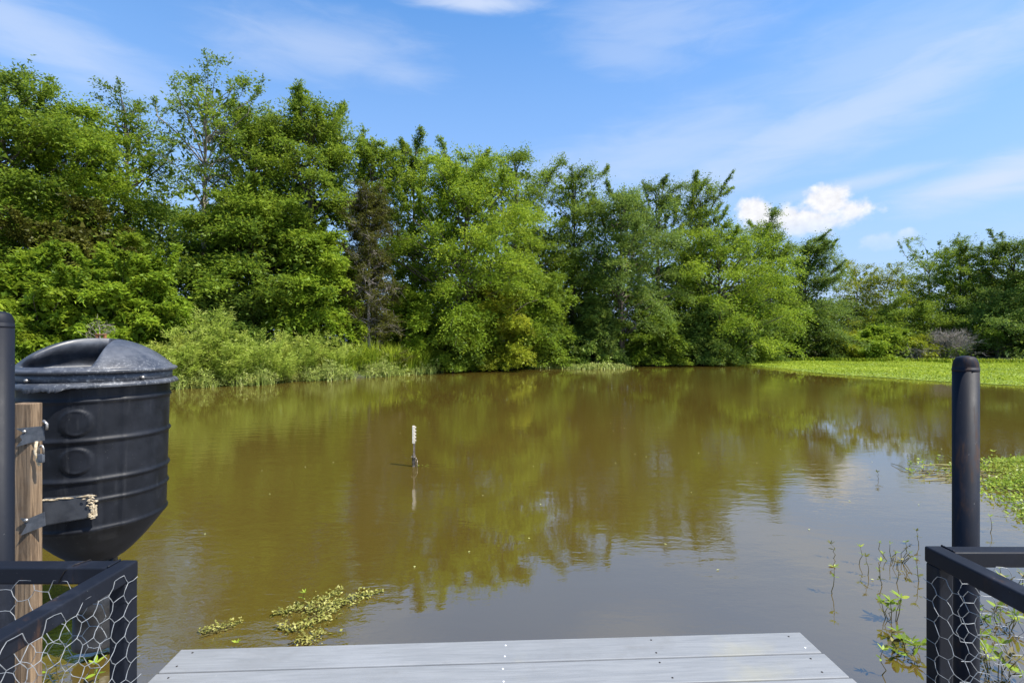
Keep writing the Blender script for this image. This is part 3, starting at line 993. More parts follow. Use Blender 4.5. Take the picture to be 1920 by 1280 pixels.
# waterside leafy fringe
p, s = in_band(rng, 30000, LEFT_SHORE, -1.0, 0.6)
wv = np.sin(p[:, 0]*2.1+p[:, 1]*1.1)+np.sin(p[:, 0]*0.9-p[:, 1]*2.7+1)+0.6*np.sin(p[:, 0]*5.3+p[:, 1]*3.9)
off = -poly_dist(p, POND)
keep = rng.random(len(p)) < np.clip(0.55+0.25*wv-off*0.75, 0.0, 1)*np.where(s < 0.78, 1.0, 0.35)
P3 = grounded(p[keep])
hsc = np.clip(0.55+0.22*wv[keep], 0.2, 1.1)
half = rng.random(len(P3)) < 0.5
V, T = blades(rng, P3[half], 0.62*hsc[half], 0.04, 0.8, 0.7)
pl_, hl_ = P3[~half][:2600], hsc[~half][:2600]
b2 = pl_+np.column_stack([rng.normal(0, 0.12, (len(pl_), 2)), hl_*rng.uniform(0.35, 0.95, len(pl_))])
V2, T2 = crown_leaves(rng, pl_, (pl_+b2)/2, b2, 4, 5, 0.11, 0.20, narrow=0.3, spread=(0.4, 1.3))
ok_ = V2[:, :, 2].min(1) > 0.0
tag(quads_obj('waterside_leaves', V2[ok_], LEAF['reed'], None, T2[ok_]), kind='stuff')
tag(quads_obj('waterside_plants', V, LEAF['reed'], None, T), kind='stuff')
# grass up the bank
p, s = in_band(rng, 22000, LEFT_SHORE, 0.3, 2.6)
V, T = blades(rng, grounded(p), 0.80, 0.035, 0.55, 0.5)
tag(quads_obj('bank_grass', V, LEAF['grass'], None, T*0.8), kind='stuff')
p, s = in_band(rng, 9000, FAR_SHORE, 0.1, 1.6)
V, T = blades(rng, grounded(p), 0.35, 0.03, 0.6, 0.6)
tag(quads_obj('shade_grass', V, LEAF['green'], None, T), kind='stuff')
# undergrowth on the wood floor
p, s = in_band(rng, 9000, LEFT_SHORE+FAR_SHORE[1:], 1.5, 10)
b0 = grounded(p)[:2600]
b2 = b0+np.column_stack([rng.normal(0, 0.3, (len(b0), 2)), rng.uniform(0.4, 1.3, len(b0))])
V, T = crown_leaves(rng, b0, (b0+b2)/2, b2, 5, 6, 0.15, 0.45)
tag(quads_obj('undergrowth', V, LEAF['deep'], None, T), kind='stuff')

# pale feathery plants, each a clump of its own
def feather_clump(label, px, D, top, hw, seed, pal='pale', n=46):
    rg = np.random.default_rng(500+seed)
    X = (px-960)/F*D
    zb = max(gh(X, D), 0.0)
    H = CAM_Z+(640-top)/F*D-zb
    Rr = hw/F*D
    root = thing('feathery_plant', (X, D, zb), label, 'plant', 'pale feathery plants of the left bank')
    a = rg.uniform(0, 2*PI, n)
    r0 = Rr*0.45*np.sqrt(rg.random(n))
    b0 = np.stack([np.cos(a)*r0, np.sin(a)*r0, np.zeros(n)], 1)
    hh = H*rg.uniform(0.55, 1.0, n)
    b2 = b0+np.stack([np.cos(a)*Rr*0.5*rg.uniform(0.3, 1.1, n)+0.10*H, np.sin(a)*Rr*0.5*rg.uniform(0.3, 1.1, n), hh], 1)
    b1 = (b0*0.55+b2*0.45)+np.array([0, 0, 0.12])*hh[:, None]
    V, T = crown_leaves(rg, b0, b1, b2, 18, 10, 0.14, 0.36, narrow=0.20, spread=(0.25, 0.8), tip_lite=0.35, flat=0.4)
    ok = V[:, :, 2].min(1)+zb > 0.03
    quads_obj('foliage', V[ok], LEAF[pal], root, T[ok])
    Pt = np.stack([b0, b1, b2], 1)
    quads_obj('stem', quick_tubes(Pt, np.tile(np.array([0.012, 0.008, 0.004]), (n, 1)), 3), LEAF['olive'], root, np.full(len(Pt)*6, 0.5))
    return root


FE = [('pale feathery plant at the right edge of the feeder lid', 345, 18.9, 610, 46), ('tall pale feathery plant leaning over with a drooping tip', 388, 19.6, 578, 36),
      ('low pale feathery plant right of the drooping one', 432, 19.9, 640, 48), ('bushy pale feathery plant in the middle of its row', 478, 20.7, 622, 50),
      ('wide low feathery plant close to the water', 520, 21.2, 660, 52), ('pale feathery plant under the rounded tree skirts', 560, 22.6, 622, 56),
      ('short feathery plant at the right end of its row', 622, 23.8, 636, 50), ('low feathery plant behind the feeder rim', 300, 18.2, 640, 46)]
for i, (lb, px, D, top, hw) in enumerate(FE):
    feather_clump(lb, px, D, top, hw, i)


def grass_tuft(label, px, D, top, hw, seed, n=420, pal='grass'):
    rg = np.random.default_rng(800+seed)
    X = (px-960)/F*D
    zb = max(gh(X, D), 0.0)
    H = CAM_Z+(640-top)/F*D-zb
    Rr = hw/F*D
    root = thing('grass_tuft', (X, D, zb), label, 'grass tuft', 'tall grass tufts on the bank')
    a = rg.uniform(0, 2*PI, n)
    r = Rr*0.5*np.sqrt(rg.random(n))
    V, T = blades(rg, np.stack([np.cos(a)*r, np.sin(a)*r, np.zeros(n)], 1), H, 0.035, 0.5, 0.5)
    quads_obj('blades', V, LEAF[pal], root, T)


for i, (lb, px, D, top, hw) in enumerate([
        ('tall grass tuft below the dead cedar', 690, 25.2, 640, 40), ('tall grass tuft in front of the bare pale stems', 735, 26.2, 646, 34),
        ('grass tuft at the foot of the grassy bank', 650, 24.2, 655, 34), ('last grass tuft before the bare earth bank', 790, 27.6, 655, 34), ('grass tuft right of the one in front of the bare pale stems', 760, 26.9, 650, 34),
        ('low grass tuft right of the feathery plants', 630, 23.7, 662, 40)]):
    grass_tuft(lb, px, D, top, hw, i)
st_ = MB()
st_.tube([(0, 0, 0), (0.03, 0, 0.5), (-0.05, 0.02, 0.95)], [0.02, 0.016, 0.01], 6)
xx = (677-960)/F*25.3
o = st_.build('dead_stick', DEADWOOD, None, (xx, 25.3, gh(xx, 25.3)))
tag(o, 'pale dead stick standing up out of the grassy bank', 'stick')


# reed bed off the cove, a leafy clump at the water, and the big green mat
def scatter_poly(rng, poly, n):
    poly = np.array(poly, float)
    lo, hi = poly.min(0), poly.max(0)
    out_ = np.zeros((0, 2))
    while len(out_) < n:
        q = rng.uniform(lo, hi, (n*2, 2))
        out_ = np.concatenate([out_, q[poly_dist(q, poly) < 0]])
    return out_[:n]


def water_poly(pxs):
    return [on_water(*q) for q in pxs]


REED = [(0.6, 32.0), (3.0, 31.7), (5.0, 30.7), (7.5, 32.0), (7.8, 33.6), (5.2, 34.3), (2.4, 33.6)]
p = scatter_poly(rng, REED, 5200)
p = p+rng.normal(0, 0.22, p.shape)
dd = -poly_dist(p, np.array(REED))
wv = np.sin(p[:, 0]*2.3+p[:, 1])+np.sin(p[:, 0]*0.8-p[:, 1]*2.1)
kp = rng.random(len(p)) < np.clip(0.25+dd*0.9+0.15*wv, 0.04, 1)*np.clip((p[:, 0]-0.3)/3.2, 0.25, 1)
p, dd, wv = p[kp], dd[kp], wv[kp]
V, T = blades(rng, np.column_stack([p, np.full(len(p), -0.02)]), 0.16+0.26*np.clip(dd/0.7, 0, 1)+0.04*wv, 0.07, 0.8, 0.85)
tag(quads_obj('reed_bed', V, LEAF['reed'], None, T), kind='stuff')
p = scatter_poly(rng, [(-2.6, 28.4), (-0.6, 29.6), (0.3, 31.2), (-1.4, 31.2), (-2.8, 29.8)], 1500)
b0 = np.column_stack([p, np.full(len(p), 0.0)])[:260]
b2 = b0+np.column_stack([rng.normal(0, 0.15, (len(b0), 2)), rng.uniform(0.3, 0.9, len(b0))])
V, T = crown_leaves(rng, b0, (b0+b2)/2, b2, 5, 6, 0.13, 0.3)
tag(quads_obj('waterside_leaves', V, LEAF['bright'], None, T), kind='stuff')

MATP = [(16.9, 41.2), (15.9, 38.5), (15.6, 33.5), (15.3, 29.5), (15.2, 26.8), (16.2, 24), (17.0, 21.2), (18.3, 18.9), (20.5, 17.2), (25, 15.5), (33, 14), (46, 14),
        (49, 30), (42, 37.2), (31, 41.2), (23, 43.6), (19, 43)]
mp = np.array(MATP)
ang = 0
# slab of matted stems just above the water
mb_ = bmesh.new()
mc_ = np.array([31.0, 29.0])
vs = [mb_.verts.new((x+(31-x)*0.085, y+(30-y)*0.085, 0.012)) for x, y in MATP]
f_ = mb_.faces.new(vs)
ex = bmesh.ops.extrude_face_region(mb_, geom=[f_])
for v_ in ex['geom']:
    if isinstance(v_, bmesh.types.BMVert):
        v_.co.z -= 0.09
bmesh.ops.triangulate(mb_, faces=mb_.faces[:])
bmesh.ops.recalc_face_normals(mb_, faces=mb_.faces[:])
me = bpy.data.meshes.new('floating_mat')
mb_.to_mesh(me)
mb_.free()
m, t, out = new_mat('matted_stems')
n_ = t.noise(geoco(t), 2.0, 6, 0.7)
principled(t, out, t.mix(t.ramp(n_, 0.35, 0.65), (0.11, 0.15, 0.018), (0.24, 0.32, 0.03)), 0.9, 0, t.bump(n_, 0.8, 0.05))
me.materials.append(m)
o = bpy.data.objects.new('floating_mat', me)
COL.objects.link(o)
tag(o, kind='structure')
p = scatter_poly(rng, MATP, 150000)
p = p[p[:, 0] < 30+0.35*p[:, 1]]
dd = -poly_dist(p, mp)
wav = np.sin(p[:, 0]*1.9+p[:, 1]*0.8)+np.sin(p[:, 0]*0.7-p[:, 1]*1.6+2)+0.7*np.sin(p[:, 0]*4.1+p[:, 1]*3.3)
dd = dd-0.30-0.16*wav
ok_ = rng.random(len(p)) < np.clip(dd/1.0, 0, 1)*np.clip(0.75+0.22*wav, 0.25, 1)
p, dd, wav = p[ok_], dd[ok_], wav[ok_]
n = len(p)
hz = 0.035+rng.random(n)*0.16*np.clip(dd/1.5, 0.25, 1)*(0.7+0.5*np.sin(p[:, 0]*0.9)*np.sin(p[:, 1]*0.7))
axd = nrm(np.column_stack([rng.normal(0, 1, (n, 2)), rng.uniform(0.0, 0.9, n)]))
upv = nrm(np.column_stack([rng.normal(0, 0.5, (n, 2)), np.ones(n)]))
Lf = rng.uniform(0.05, 0.12, n)
V = leaf_quads(np.column_stack([p, hz]), axd, upv, Lf, Lf*0.55)
tn = rng.normal(0.55, 0.15, n)+0.12*np.sin(p[:, 0]*0.5+p[:, 1]*0.35)-0.25*(dd < 0.35)+0.07*wav-0.22*(np.sin(p[:, 0]*0.8+2*np.sin(p[:, 1]*0.6))+np.sin(p[:, 1]*1.3+p[:, 0]*0.5) > 1.25)
tag(quads_obj('mat_leaves', V, LEAF['mat'], None, tn), kind='stuff')
# taller leafy rim at the back of the mat
p, s = in_band(rng, 5200, [(17.5, 41.0), (21, 43.6), (31, 40.9), (42, 37.0)], -1.0, 0.8)
V, T = blades(rng, np.column_stack([p, np.full(len(p), 0.03)]), 0.42, 0.08, 0.6, 0.7)
tag(quads_obj('mat_rim', V, LEAF['mat'], None, T*0.9), kind='stuff')


# ------------------------------------------------------------------ water plants near the dock
def water_sprig(label, px, py, hpx, seed, pal='prim', whorls=3, group='leafy sprigs standing out of the water', leaf=0.05, side=0, spreadx=0.0):
    """one emergent stem with whorls of leaves"""
    rg = random.Random(seed)
    x, d = on_water(px, py)
    H = hpx/F*d
    root = thing('water_plant', (x, d, 0), label, 'water plant', group)
    mbs = MB()
    n = 6
    pts = [Vector((rg.uniform(-.012, .012)+side*H*(i/(n-1))**1.6, rg.uniform(-.012, .012), -0.03+(H+0.03)*i/(n-1))) for i in range(n)]
    mbs.tube(pts, [0.0032-0.0004*i for i in range(n)], 5)
    st = mbs.build('stem', LEAF['brown'], root)
    at = st.data.attributes.new('tone', 'FLOAT', 'FACE')
    at.data.foreach_set('value', [0.45]*len(st.data.polygons))
    rn = np.random.default_rng(seed)
    for wv in range(whorls):
        f = 1-wv*0.30
        q = pts[0].lerp(pts[-1], max(f, 0.1))
        i0 = max(0, min(n-2, int(f*(n-1))))
        q = pts[i0].lerp(pts[i0+1], f*(n-1)-i0) if f < 1 else pts[-1]
        kk = 6 if wv == 0 else 3
        ph = rg.uniform(0, 6)
        dirs = np.array([[math.cos(ph+j*2*PI/kk+rg.uniform(-.3, .3)), math.sin(ph+j*2*PI/kk), (1.0 if wv == 0 else 0.25)*rg.uniform(0.4, 1.0)] for j in range(kk)])
        L = leaf*rn.uniform(0.7, 1.2, kk)*(1.0 if wv == 0 else 1.1)
        V = leaf_ovals(np.tile(np.array(q), (kk, 1)), nrm(dirs), np.tile([0, 0, 1.0], (kk, 1))+rn.normal(0, .3, (kk, 3)), L, L*rn.uniform(0.24, 0.36, kk))
        quads_obj('leaves', V, LEAF[pal] if wv < 2 or pal == 'brown' else LEAF['olive'], root, rn.normal(0.62-0.12*wv, 0.15, kk), k=8)
    return root


SP = [('lone sprig farthest left, upper of two', 1565, 1046, 26, 'olive', 2), ('lone tall sprig on a thin stem, lower of the two at the left', 1563, 1113, 50, 'prim', 2),
      ('sprig just left of the brownish clump', 1611, 1057, 32, 'prim', 2), ('small sprig below and left of the brownish clump', 1630, 1078, 34, 'olive', 2),
      ('leaning sprig with dark lower leaves under the brownish clump', 1650, 1096, 44, 'prim', 3), ('stem with dry twigs right under the brownish clump', 1683, 1092, 36, 'brown', 2),
      ('sprig closest to the right rail post, with brown lower leaves', 1724, 1090, 40, 'prim', 3), ('dark sprig behind the right rail corner', 1722, 1022, 26, 'olive', 2),
      ('sprig right of the round steel post, near the leafy mat', 1855, 998, 30, 'prim', 2), ('thin sprig with bent stem nearest the dock corner', 1660, 1266, 48, 'prim', 2)]
for i, (lb, px, py, hp, pal, wh) in enumerate(SP):
    water_sprig('water plant: '+lb, px, py, hp, 40+i, pal, wh, leaf=0.036, side=0.12*((i % 3)-1))


def water_clump(label, px, py, rpx, n, seed, pal='prim', h=0.12, leaf=0.06, brown=0.3, group=None):
    """leafy plant sprawling on the water: stems, and leaves that are parts of their own"""
    rg = np.random.default_rng(seed)
    x, d = on_water(px, py)
    Rr = rpx/F*d
    root = thing('water_plant', (x, d, 0), label, 'water plant', group)
    mbs = MB()
    tips = []
    for i in range(n):
        a = rg.uniform(0, 2*PI)
        r = Rr*math.sqrt(rg.random())
        tip_ = Vector((math.cos(a)*r, math.sin(a)*r*1.3, h*rg.uniform(0.15, 1.0)))
        base_ = Vector((tip_.x*0.5, tip_.y*0.5, -0.02))
        mid_ = (base_+tip_)/2+Vector((rg.normal(0, .02), rg.normal(0, .02), 0.01))
        mbs.tube([base_, mid_, tip_], [0.003, 0.0026, 0.0016], 4)
        tips.append(tip_)
    st = mbs.build('stem', LEAF['brown'], root)
    at = st.data.attributes.new('tone', 'FLOAT', 'FACE')
    at.data.foreach_set('value', [0.5]*len(st.data.polygons))
    for tip_ in tips:
        kk = int(rg.integers(4, 7))
        ph = rg.uniform(0, 6)
        dirs = np.array([[math.cos(ph+j*2*PI/kk), math.sin(ph+j*2*PI/kk), rg.uniform(0.1, 0.9)] for j in range(kk)])
        L = leaf*rg.uniform(0.6, 1.2, kk)
        V = leaf_ovals(np.tile(np.array(tip_), (kk, 1)), nrm(dirs+rg.normal(0, 0.25, dirs.shape)), np.tile([0, 0, 1.0], (kk, 1))+rg.normal(0, .4, (kk, 3)), L, L*rg.uniform(0.24, 0.38, kk))
        pl_ = 'brown' if rg.random() < brown else pal
        if leaf >= 0.06:
            for j in range(kk):
                quads_obj('leaf', V[j:j+1], LEAF[pl_], root, rg.normal(0.5, 0.2, 1), k=8)
        else:
            quads_obj('leaves', V, LEAF[pl_], root, rg.normal(0.5, 0.2, kk), k=8)
    return root


water_clump('brownish half dry water plant clump left of the right rail', 1676, 1050, 22, 12, 61, 'prim', 0.15, 0.030, 0.6)
water_clump('big leaved water plant clump in front of the right rail post, upper part', 1672, 1160, 18, 6, 62, 'prim', 0.16, 0.062, 0.25)
water_clump('big leaved water plant clump sprawling low beside the right rail post', 1702, 1222, 34, 12, 63, 'prim', 0.08, 0.060, 0.5)
for i, (px, py, r_, n_, lb) in enumerate([(1880, 1180, 40, 12, 'leafy water plant behind the right wire net, middle of three'),
                                          (1868, 1265, 40, 14, 'leafy water plant behind the right wire net, lowest of three'),
                                          (1905, 1110, 36, 9, 'leafy water plant behind the right wire net, topmost of three')]):
    water_clump(lb, px, py, r_, n_, 70+i, 'prim', 0.16, 0.06, 0.35, 'water plants behind the right wire net')
water_sprig('yellow green water plant sprig behind the left wire net, right of two', 178, 1290, 46, 91, 'prim', 3, 'sprigs behind the left wire net', 0.05)
water_sprig('yellow green water plant sprig behind the left wire net, left of two', 58, 1290, 44, 92, 'prim', 3, 'sprigs behind the left wire net', 0.05)
water_sprig('brown dry water plant sprig behind the left wire net', 112, 1272, 40, 93, 'brown', 3, 'sprigs behind the left wire net', 0.04)
water_sprig('tiny green sprig rising at the dock edge', 450, 1216, 14, 94, 'prim', 1, None, 0.03)


def floating_weed(label, lines, n, width, seed, size=0.022):
    """a raft of small leaves and stems lying on the water along photo polylines"""
    rg = np.random.default_rng(seed)
    root = None
    pts_all, mbs = [], MB()
    for ln in lines:
        q = np.array([on_water(*a) for a in ln])
        seg = np.linalg.norm(np.diff(q, axis=0), axis=1)
        cu = np.concatenate([[0], np.cumsum(seg)])
        m_ = int(n*cu[-1])
        s = rg.uniform(0, cu[-1], m_)
        pp = np.column_stack([np.interp(s, cu, q[:, 0]), np.interp(s, cu, q[:, 1])])
        env = np.sin(PI*np.clip(s/cu[-1], 0.06, 0.94))
        cl = rg.normal(0, 1, (m_, 2))*width*env[:, None]*(0.4+0.9*rg.random(m_)[:, None])
        pts_all.append(pp+cl)
        for _ in range(4):
            o_ = rg.normal(0, width*0.5, 2)
            f0 = rg.uniform(0, 0.5); f1 = f0+rg.uniform(0.3, 0.5)
            sp_ = np.linspace(f0, f1, 7)*cu[-1]
            mbs.tube([(np.interp(a, cu, q[:, 0])+o_[0]+rg.normal(0, .022), np.interp(a, cu, q[:, 1])+o_[1]+rg.normal(0, .022), 0.003+0.007*rg.random()) for a in sp_], 0.0028, 5)
    P = np.concatenate(pts_all)
    c = P.mean(0)
    root = thing('floating_weed', (c[0], c[1], 0), label, 'water weed', 'rafts of floating weed by the dock')
    n_ = len(P)
    pos = np.column_stack([P-c, 0.004+rg.random(n_)**2*0.03])
    ax = nrm(np.column_stack([rg.normal(0, 1, (n_, 2)), rg.uniform(-0.1, 0.7, n_)]))
    L = size*rg.uniform(0.6, 1.5, n_)
    V = leaf_quads(pos, ax, nrm(np.column_stack([rg.normal(0, .4, (n_, 2)), np.ones(n_)])), L, L*0.6)
    quads_obj('leaves', V, LEAF['weed'], root, rg.normal(0.55, 0.22, n_))
    for i_, v_ in enumerate(mbs.v):
        mbs.v[i_] = (v_[0]-c[0], v_[1]-c[1], v_[2])
    s_ = mbs.build('stem', LEAF['brown'], root)
    at = s_.data.attributes.new('tone', 'FLOAT', 'FACE')
    at.data.foreach_set('value', [0.5]*len(s_.data.polygons))
    return root


floating_weed('small spindle shaped raft of yellow green weed left of the big raft', [[(374, 1187), (412, 1180), (452, 1168)]], 850, 0.024, 1, 0.015)
floating_weed('large branching raft of yellow green weed in front of the dock',
              [[(512, 1154), (560, 1145), (600, 1128), (642, 1108)], [(520, 1178), (560, 1182), (600, 1160), (650, 1128), (716, 1110)],
               [(556, 1206), (585, 1200), (598, 1185)], [(575, 1150), (610, 1142), (640, 1130)]], 760, 0.050, 2, 0.018)
water_sprig('upright yellow green sprig growing from the large raft of weed', 573, 1132, 22, 95, 'prim', 2, None, 0.035)

RMAT = [on_water(*q) for q in [(1830, 872), (1868, 862), (1925, 858), (2010, 856), (2080, 985), (1960, 1000), (1905, 975), (1862, 948), (1838, 925)]]
p = scatter_poly(rng, RMAT, 14000)+rng.normal(0, 0.05, (14000, 2))
dd = -poly_dist(p, np.array(RMAT))
wv = np.sin(p[:, 0]*7+p[:, 1]*4)+np.sin(p[:, 0]*3-p[:, 1]*8+1)+0.6*np.sin(p[:, 0]*17+p[:, 1]*13)
keep = rng.random(len(p)) < np.clip(0.12+dd*1.3+0.22*wv, 0.02, 0.9)
p = p[keep]; dd = dd[keep]
fr_ = np.array([on_water(rng.uniform(1700, 1840), rng.normal(884, 9)) for _ in range(420)])
fr_ = fr_[rng.random(len(fr_)) < np.clip(0.25+(fr_[:, 0]-5)*0.35, 0.1, 1)]
p = np.concatenate([p, fr_]); dd = np.concatenate([dd, np.full(len(fr_), 0.02)])
n = len(p)
pos = np.column_stack([p, 0.01+rng.random(n)*0.13*np.clip(dd/0.4, 0.2, 1)])
axd = nrm(np.column_stack([rng.normal(0, 1, (n, 2)), rng.uniform(0.0, 1.0, n)]))
Lf = rng.uniform(0.022, 0.055, n)
V = leaf_quads(pos, axd, nrm(np.column_stack([rng.normal(0, 0.5, (n, 2)), np.ones(n)])), Lf, Lf*0.5)
tag(quads_obj('floating_leaves', V, LEAF['prim'], None, rng.normal(0.6, 0.2, n)), kind='stuff')
mbs = MB()
for i in range(60):
    a = p[rng.integers(0, n)]
    b = a+rng.normal(0, 0.22, 2)
    mbs.tube([(a[0], a[1], 0.0), ((a[0]+b[0])/2, (a[1]+b[1])/2, 0.03), (b[0], b[1], 0.012)], 0.004, 4)
for i in range(26):
    x0, y0 = on_water(rng.uniform(1700, 1810), rng.uniform(868, 905))
    mbs.tube([(x0, y0, -0.003), (x0+rng.uniform(0.1, 0.3), y0+rng.normal(0, .06), 0.008), (x0+rng.uniform(0.3, 0.7), y0+rng.normal(0, .1), -0.002)], 0.005, 4)
o = mbs.build('floating_stems', LEAF['brown'])
at = o.data.attributes.new('tone', 'FLOAT', 'FACE')
at.data.foreach_set('value', [0.7]*len(o.data.polygons))
tag(o, kind='stuff')
for i, (px, py, hp, lb) in enumerate([(1707, 880, 14, 'at the left end of the floating stems'), (1730, 884, 16, 'in the middle of the floating stems'),
                                      (1862, 866, 20, 'at the far tip of the right leafy mat'), (1645, 900, 15, 'alone in open water left of the floating stems')]):
    water_sprig('small sprig '+lb, px, py, hp, 120+i, 'olive' if i == 3 else 'prim', 2, 'small sprigs near the right leafy mat', 0.05)
# single leaf specks drifting on the pond
p = np.concatenate([scatter_poly(rng, [(-3, 3.2), (6, 3.2), (14, 18), (6, 26), (-6, 20)], 150)])
n = len(p)
V = leaf_quads(np.column_stack([p, np.full(n, 0.006)]), nrm(np.column_stack([rng.normal(0, 1, (n, 2)), np.zeros(n)])), np.tile([0, 0, 1.0], (n, 1)),
               rng.uniform(0.015, 0.035, n), rng.uniform(0.01, 0.02, n), 0.1)
tag(quads_obj('drifting_leaves', V, LEAF['reed'], None, np.full(n, 0.9)), kind='stuff')

# ------------------------------------------------------------------ stake in the water
sx_, sd_ = on_water(776, 874)
stake = thing('marker_stake', (sx_, sd_, 0), 'thin stake with white painted studded top standing in the water', 'stake')
b = MB()
b.box((-0.006, -0.020, -0.5), (0.004, 0.020, 0.335))
b.box((0.004, -0.003, -0.5), (0.016, 0.003, 0.333))
b.build('shaft', STAKE_GREY, stake, bevel=0.001)
b = MB()
b.box((-0.018, -0.022, 0.315), (0.008, 0.022, 0.552))
b.box((0.008, -0.005, 0.317), (0.018, 0.005, 0.550))
b.build('painted_top', WHITE_PAINT, stake, bevel=0.002)
for i in range(5):
    b = MB()
    b.box((0.018, -0.009, 0.345+i*0.044), (0.030, 0.009, 0.363+i*0.044))
    b.build('stud', WHITE_PAINT, stake, bevel=0.003)
b = MB()
rg = random.Random(3)
for i in range(7):
    a0 = rg.uniform(0, 6)
    b.tube([(0.021*math.cos(a0+j*0.8), 0.021*math.sin(a0+j*0.8), 0.02+0.015*i+0.012*j*rg.uniform(-1, 1)) for j in range(8)], 0.004, 5)
b.tube([(0.02, -0.02, 0.13), (0.045, -0.02, 0.10), (0.05, -0.02, 0.02), (0.03, -0.01, -0.02)], 0.007, 5)
b.build('rope', STAKE_GREY, stake)
b = MB()
b.tube([(0.02, 0, 0.13), (-0.03, -0.01, 0.135), (-0.035, 0, 0.12)], 0.006, 5)
b.tube([(0.03, -0.01, 0.12), (0.05, -0.02, 0.08), (0.045, -0.02, 0.03)], 0.006, 5)
b.build('cord_end', STRAW, stake)
V = leaf_quads(np.array([[0.06+0.022*i, 0.01*((i*7) % 3-1), 0.006+0.012*(i % 2)] for i in range(8)]), nrm(RNG.normal(0, 1, (8, 3))*[1, 1, .3]), np.tile([0, 0, 1.0], (8, 1)), np.full(8, .035), np.full(8, .014))
quads_obj('weed', V, LEAF['prim'], stake, np.full(8, 0.5))

# ------------------------------------------------------------------ dock
DZ = 0.5          # deck top above the water
dock = thing('dock', (0, 0, 0), 'grey board dock end jutting over the water at the bottom', 'dock')
yaw = math.atan2(0.121, 2.49)
rng_d = random.Random(9)


def joint_y(X, i):
    """far edge of board i at X (boards run slightly askew)"""
    return 2.06+X*math.tan(yaw)-i*0.1445


plank_mesh_cache = {}
for i in range(30):
    b = MB()
    x0, x1 = -1.292+rng_d.uniform(-.004, .004), 1.192+0.014*min(i, 3)+rng_d.uniform(-.003, .003)
    ya, yb = 0.0, -0.1395
    b.box((x0, yb, -0.028), (x1, ya, 0))
    pk = b.build('plank', DECK, dock, bevel=0.004, segs=2)
    pk.location = (0, 2.06-i*0.1445+rng_d.uniform(-.0013, .0013), DZ+rng_d.uniform(-.0012, .0012))
    pk.rotation_euler = (0, 0, yaw+rng_d.uniform(-.0006, .0006))
    if i < 5:
        for jx in (-1.235, -0.62, -0.03, 0.56, 1.135):
            for q, jy in enumerate((-0.030, -0.108)):
                pale = (jx == -0.03) or (jx == 1.135 and q == 1 and i == 0)
                key = 'p' if pale else 'd'
                if not pale and jx == -0.62:
                    continue
                if key not in plank_mesh_cache:
                    sc_ = MB()
                    sc_.lathe([(0.0038, -0.001), (0.0038, 0.0008), (0.0026, 0.0012)], 10)
                    so = sc_.build('screw', SCREW_PALE if pale else SCREW_DARK, pk)
                    plank_mesh_cache[key] = so.data
                else:
                    so = bpy.data.objects.new('screw', plank_mesh_cache[key])
                    COL.objects.link(so)
                    so.parent = pk
                so.location = (jx+rng_d.uniform(-.012, .012), jy+rng_d.uniform(-.006, .006), 0.0002)
for jx in (-1.235, -0.62, -0.03, 0.56, 1.135):
    b = MB()
    b.box((jx-0.02, -2.2, DZ-0.17), (jx+0.02, 1.93+jx*math.tan(yaw), DZ-0.032))
    b.build('joist', JOIST, dock, bevel=0.003)
for (jx, jy) in ((-1.10, 1.4), (1.05, 1.45), (-1.10, -1.2), (1.05, -1.2)):
    b = MB()
    b.lathe([(0.06, -1.3), (0.06, DZ-0.19)], 20)
    b.build('piling', JOIST, dock, (jx, jy, 0))
for jy in (1.4, -1.2):
    b = MB()
    b.box((-1.28, jy-0.03, DZ-0.19), (1.2, jy+0.03, DZ-0.171))
    b.build('beam', JOIST, dock)


# ------------------------------------------------------------------ railings with wire
def hex_wire(umin, umax, vmin, vmax, a=0.040, seed=0, jit=0.0045):
    """nodes and edges of a hexagon net in (u,v)"""
    rg = random.Random(seed)
    nodes, edges = {}, set()
    h = math.sqrt(3)*a
    def key(u, v):
        return (round(u/a*4), round(v/h*8))
    def node(u, v):
        kx = key(u, v)
        if kx not in nodes:
            nodes[kx] = (u+rg.uniform(-jit, jit)+0.006*math.sin(v*9+seed), v+rg.uniform(-jit, jit)-0.010*math.sin(u*7+seed))
        return kx
    i0, i1 = int(umin/(1.5*a))-1, int(umax/(1.5*a))+1
    j0, j1 = int(vmin/h)-1, int(vmax/h)+1
    for i in range(i0, i1+1):
        for j in range(j0, j1+1):
            cu, cv = i*1.5*a, (j+0.5*(i % 2))*h
            ks = [node(cu+a*math.cos(PI/3*q), cv+a*math.sin(PI/3*q)) for q in range(6)]
            for q in range(6):
                e = tuple(sorted((ks[q], ks[(q+1) % 6])))
                edges.add(e)
    out_ = []
    for e in edges:
        p_, q_ = nodes[e[0]], nodes[e[1]]
        if all(umin <= w_[0] <= umax and vmin <= w_[1] <= vmax for w_ in (p_, q_)):
            out_.append((p_, q_))
    return out_


def net(name, parent, rect, fn, seed, r=0.0011):
    seg = hex_wire(*rect, seed=seed)
    P = np.array([[fn(*p_), fn(*q_)] for p_, q_ in seg], float)
    mid = (P[:, 0]+P[:, 1])/2
    mid = mid+np.random.default_rng(seed).normal(0, 0.0016, mid.shape)
    P = np.stack([P[:, 0], mid, P[:, 1]], 1)
    Qd = quick_tubes(P, np.full((len(P), 3), r), 5)
    o = quads_obj(name, Qd, WIRE, parent)
    return o


def tube_bar(name, parent, a, b_, mat, bev=0.007):
    mb2 = MB()
    mb2.box(a, b_)
    return mb2.build(name, mat, parent, bevel=bev, segs=3)


RT = CAM_Z-0.75        # top of the rails
T_ = 0.058             # square tube
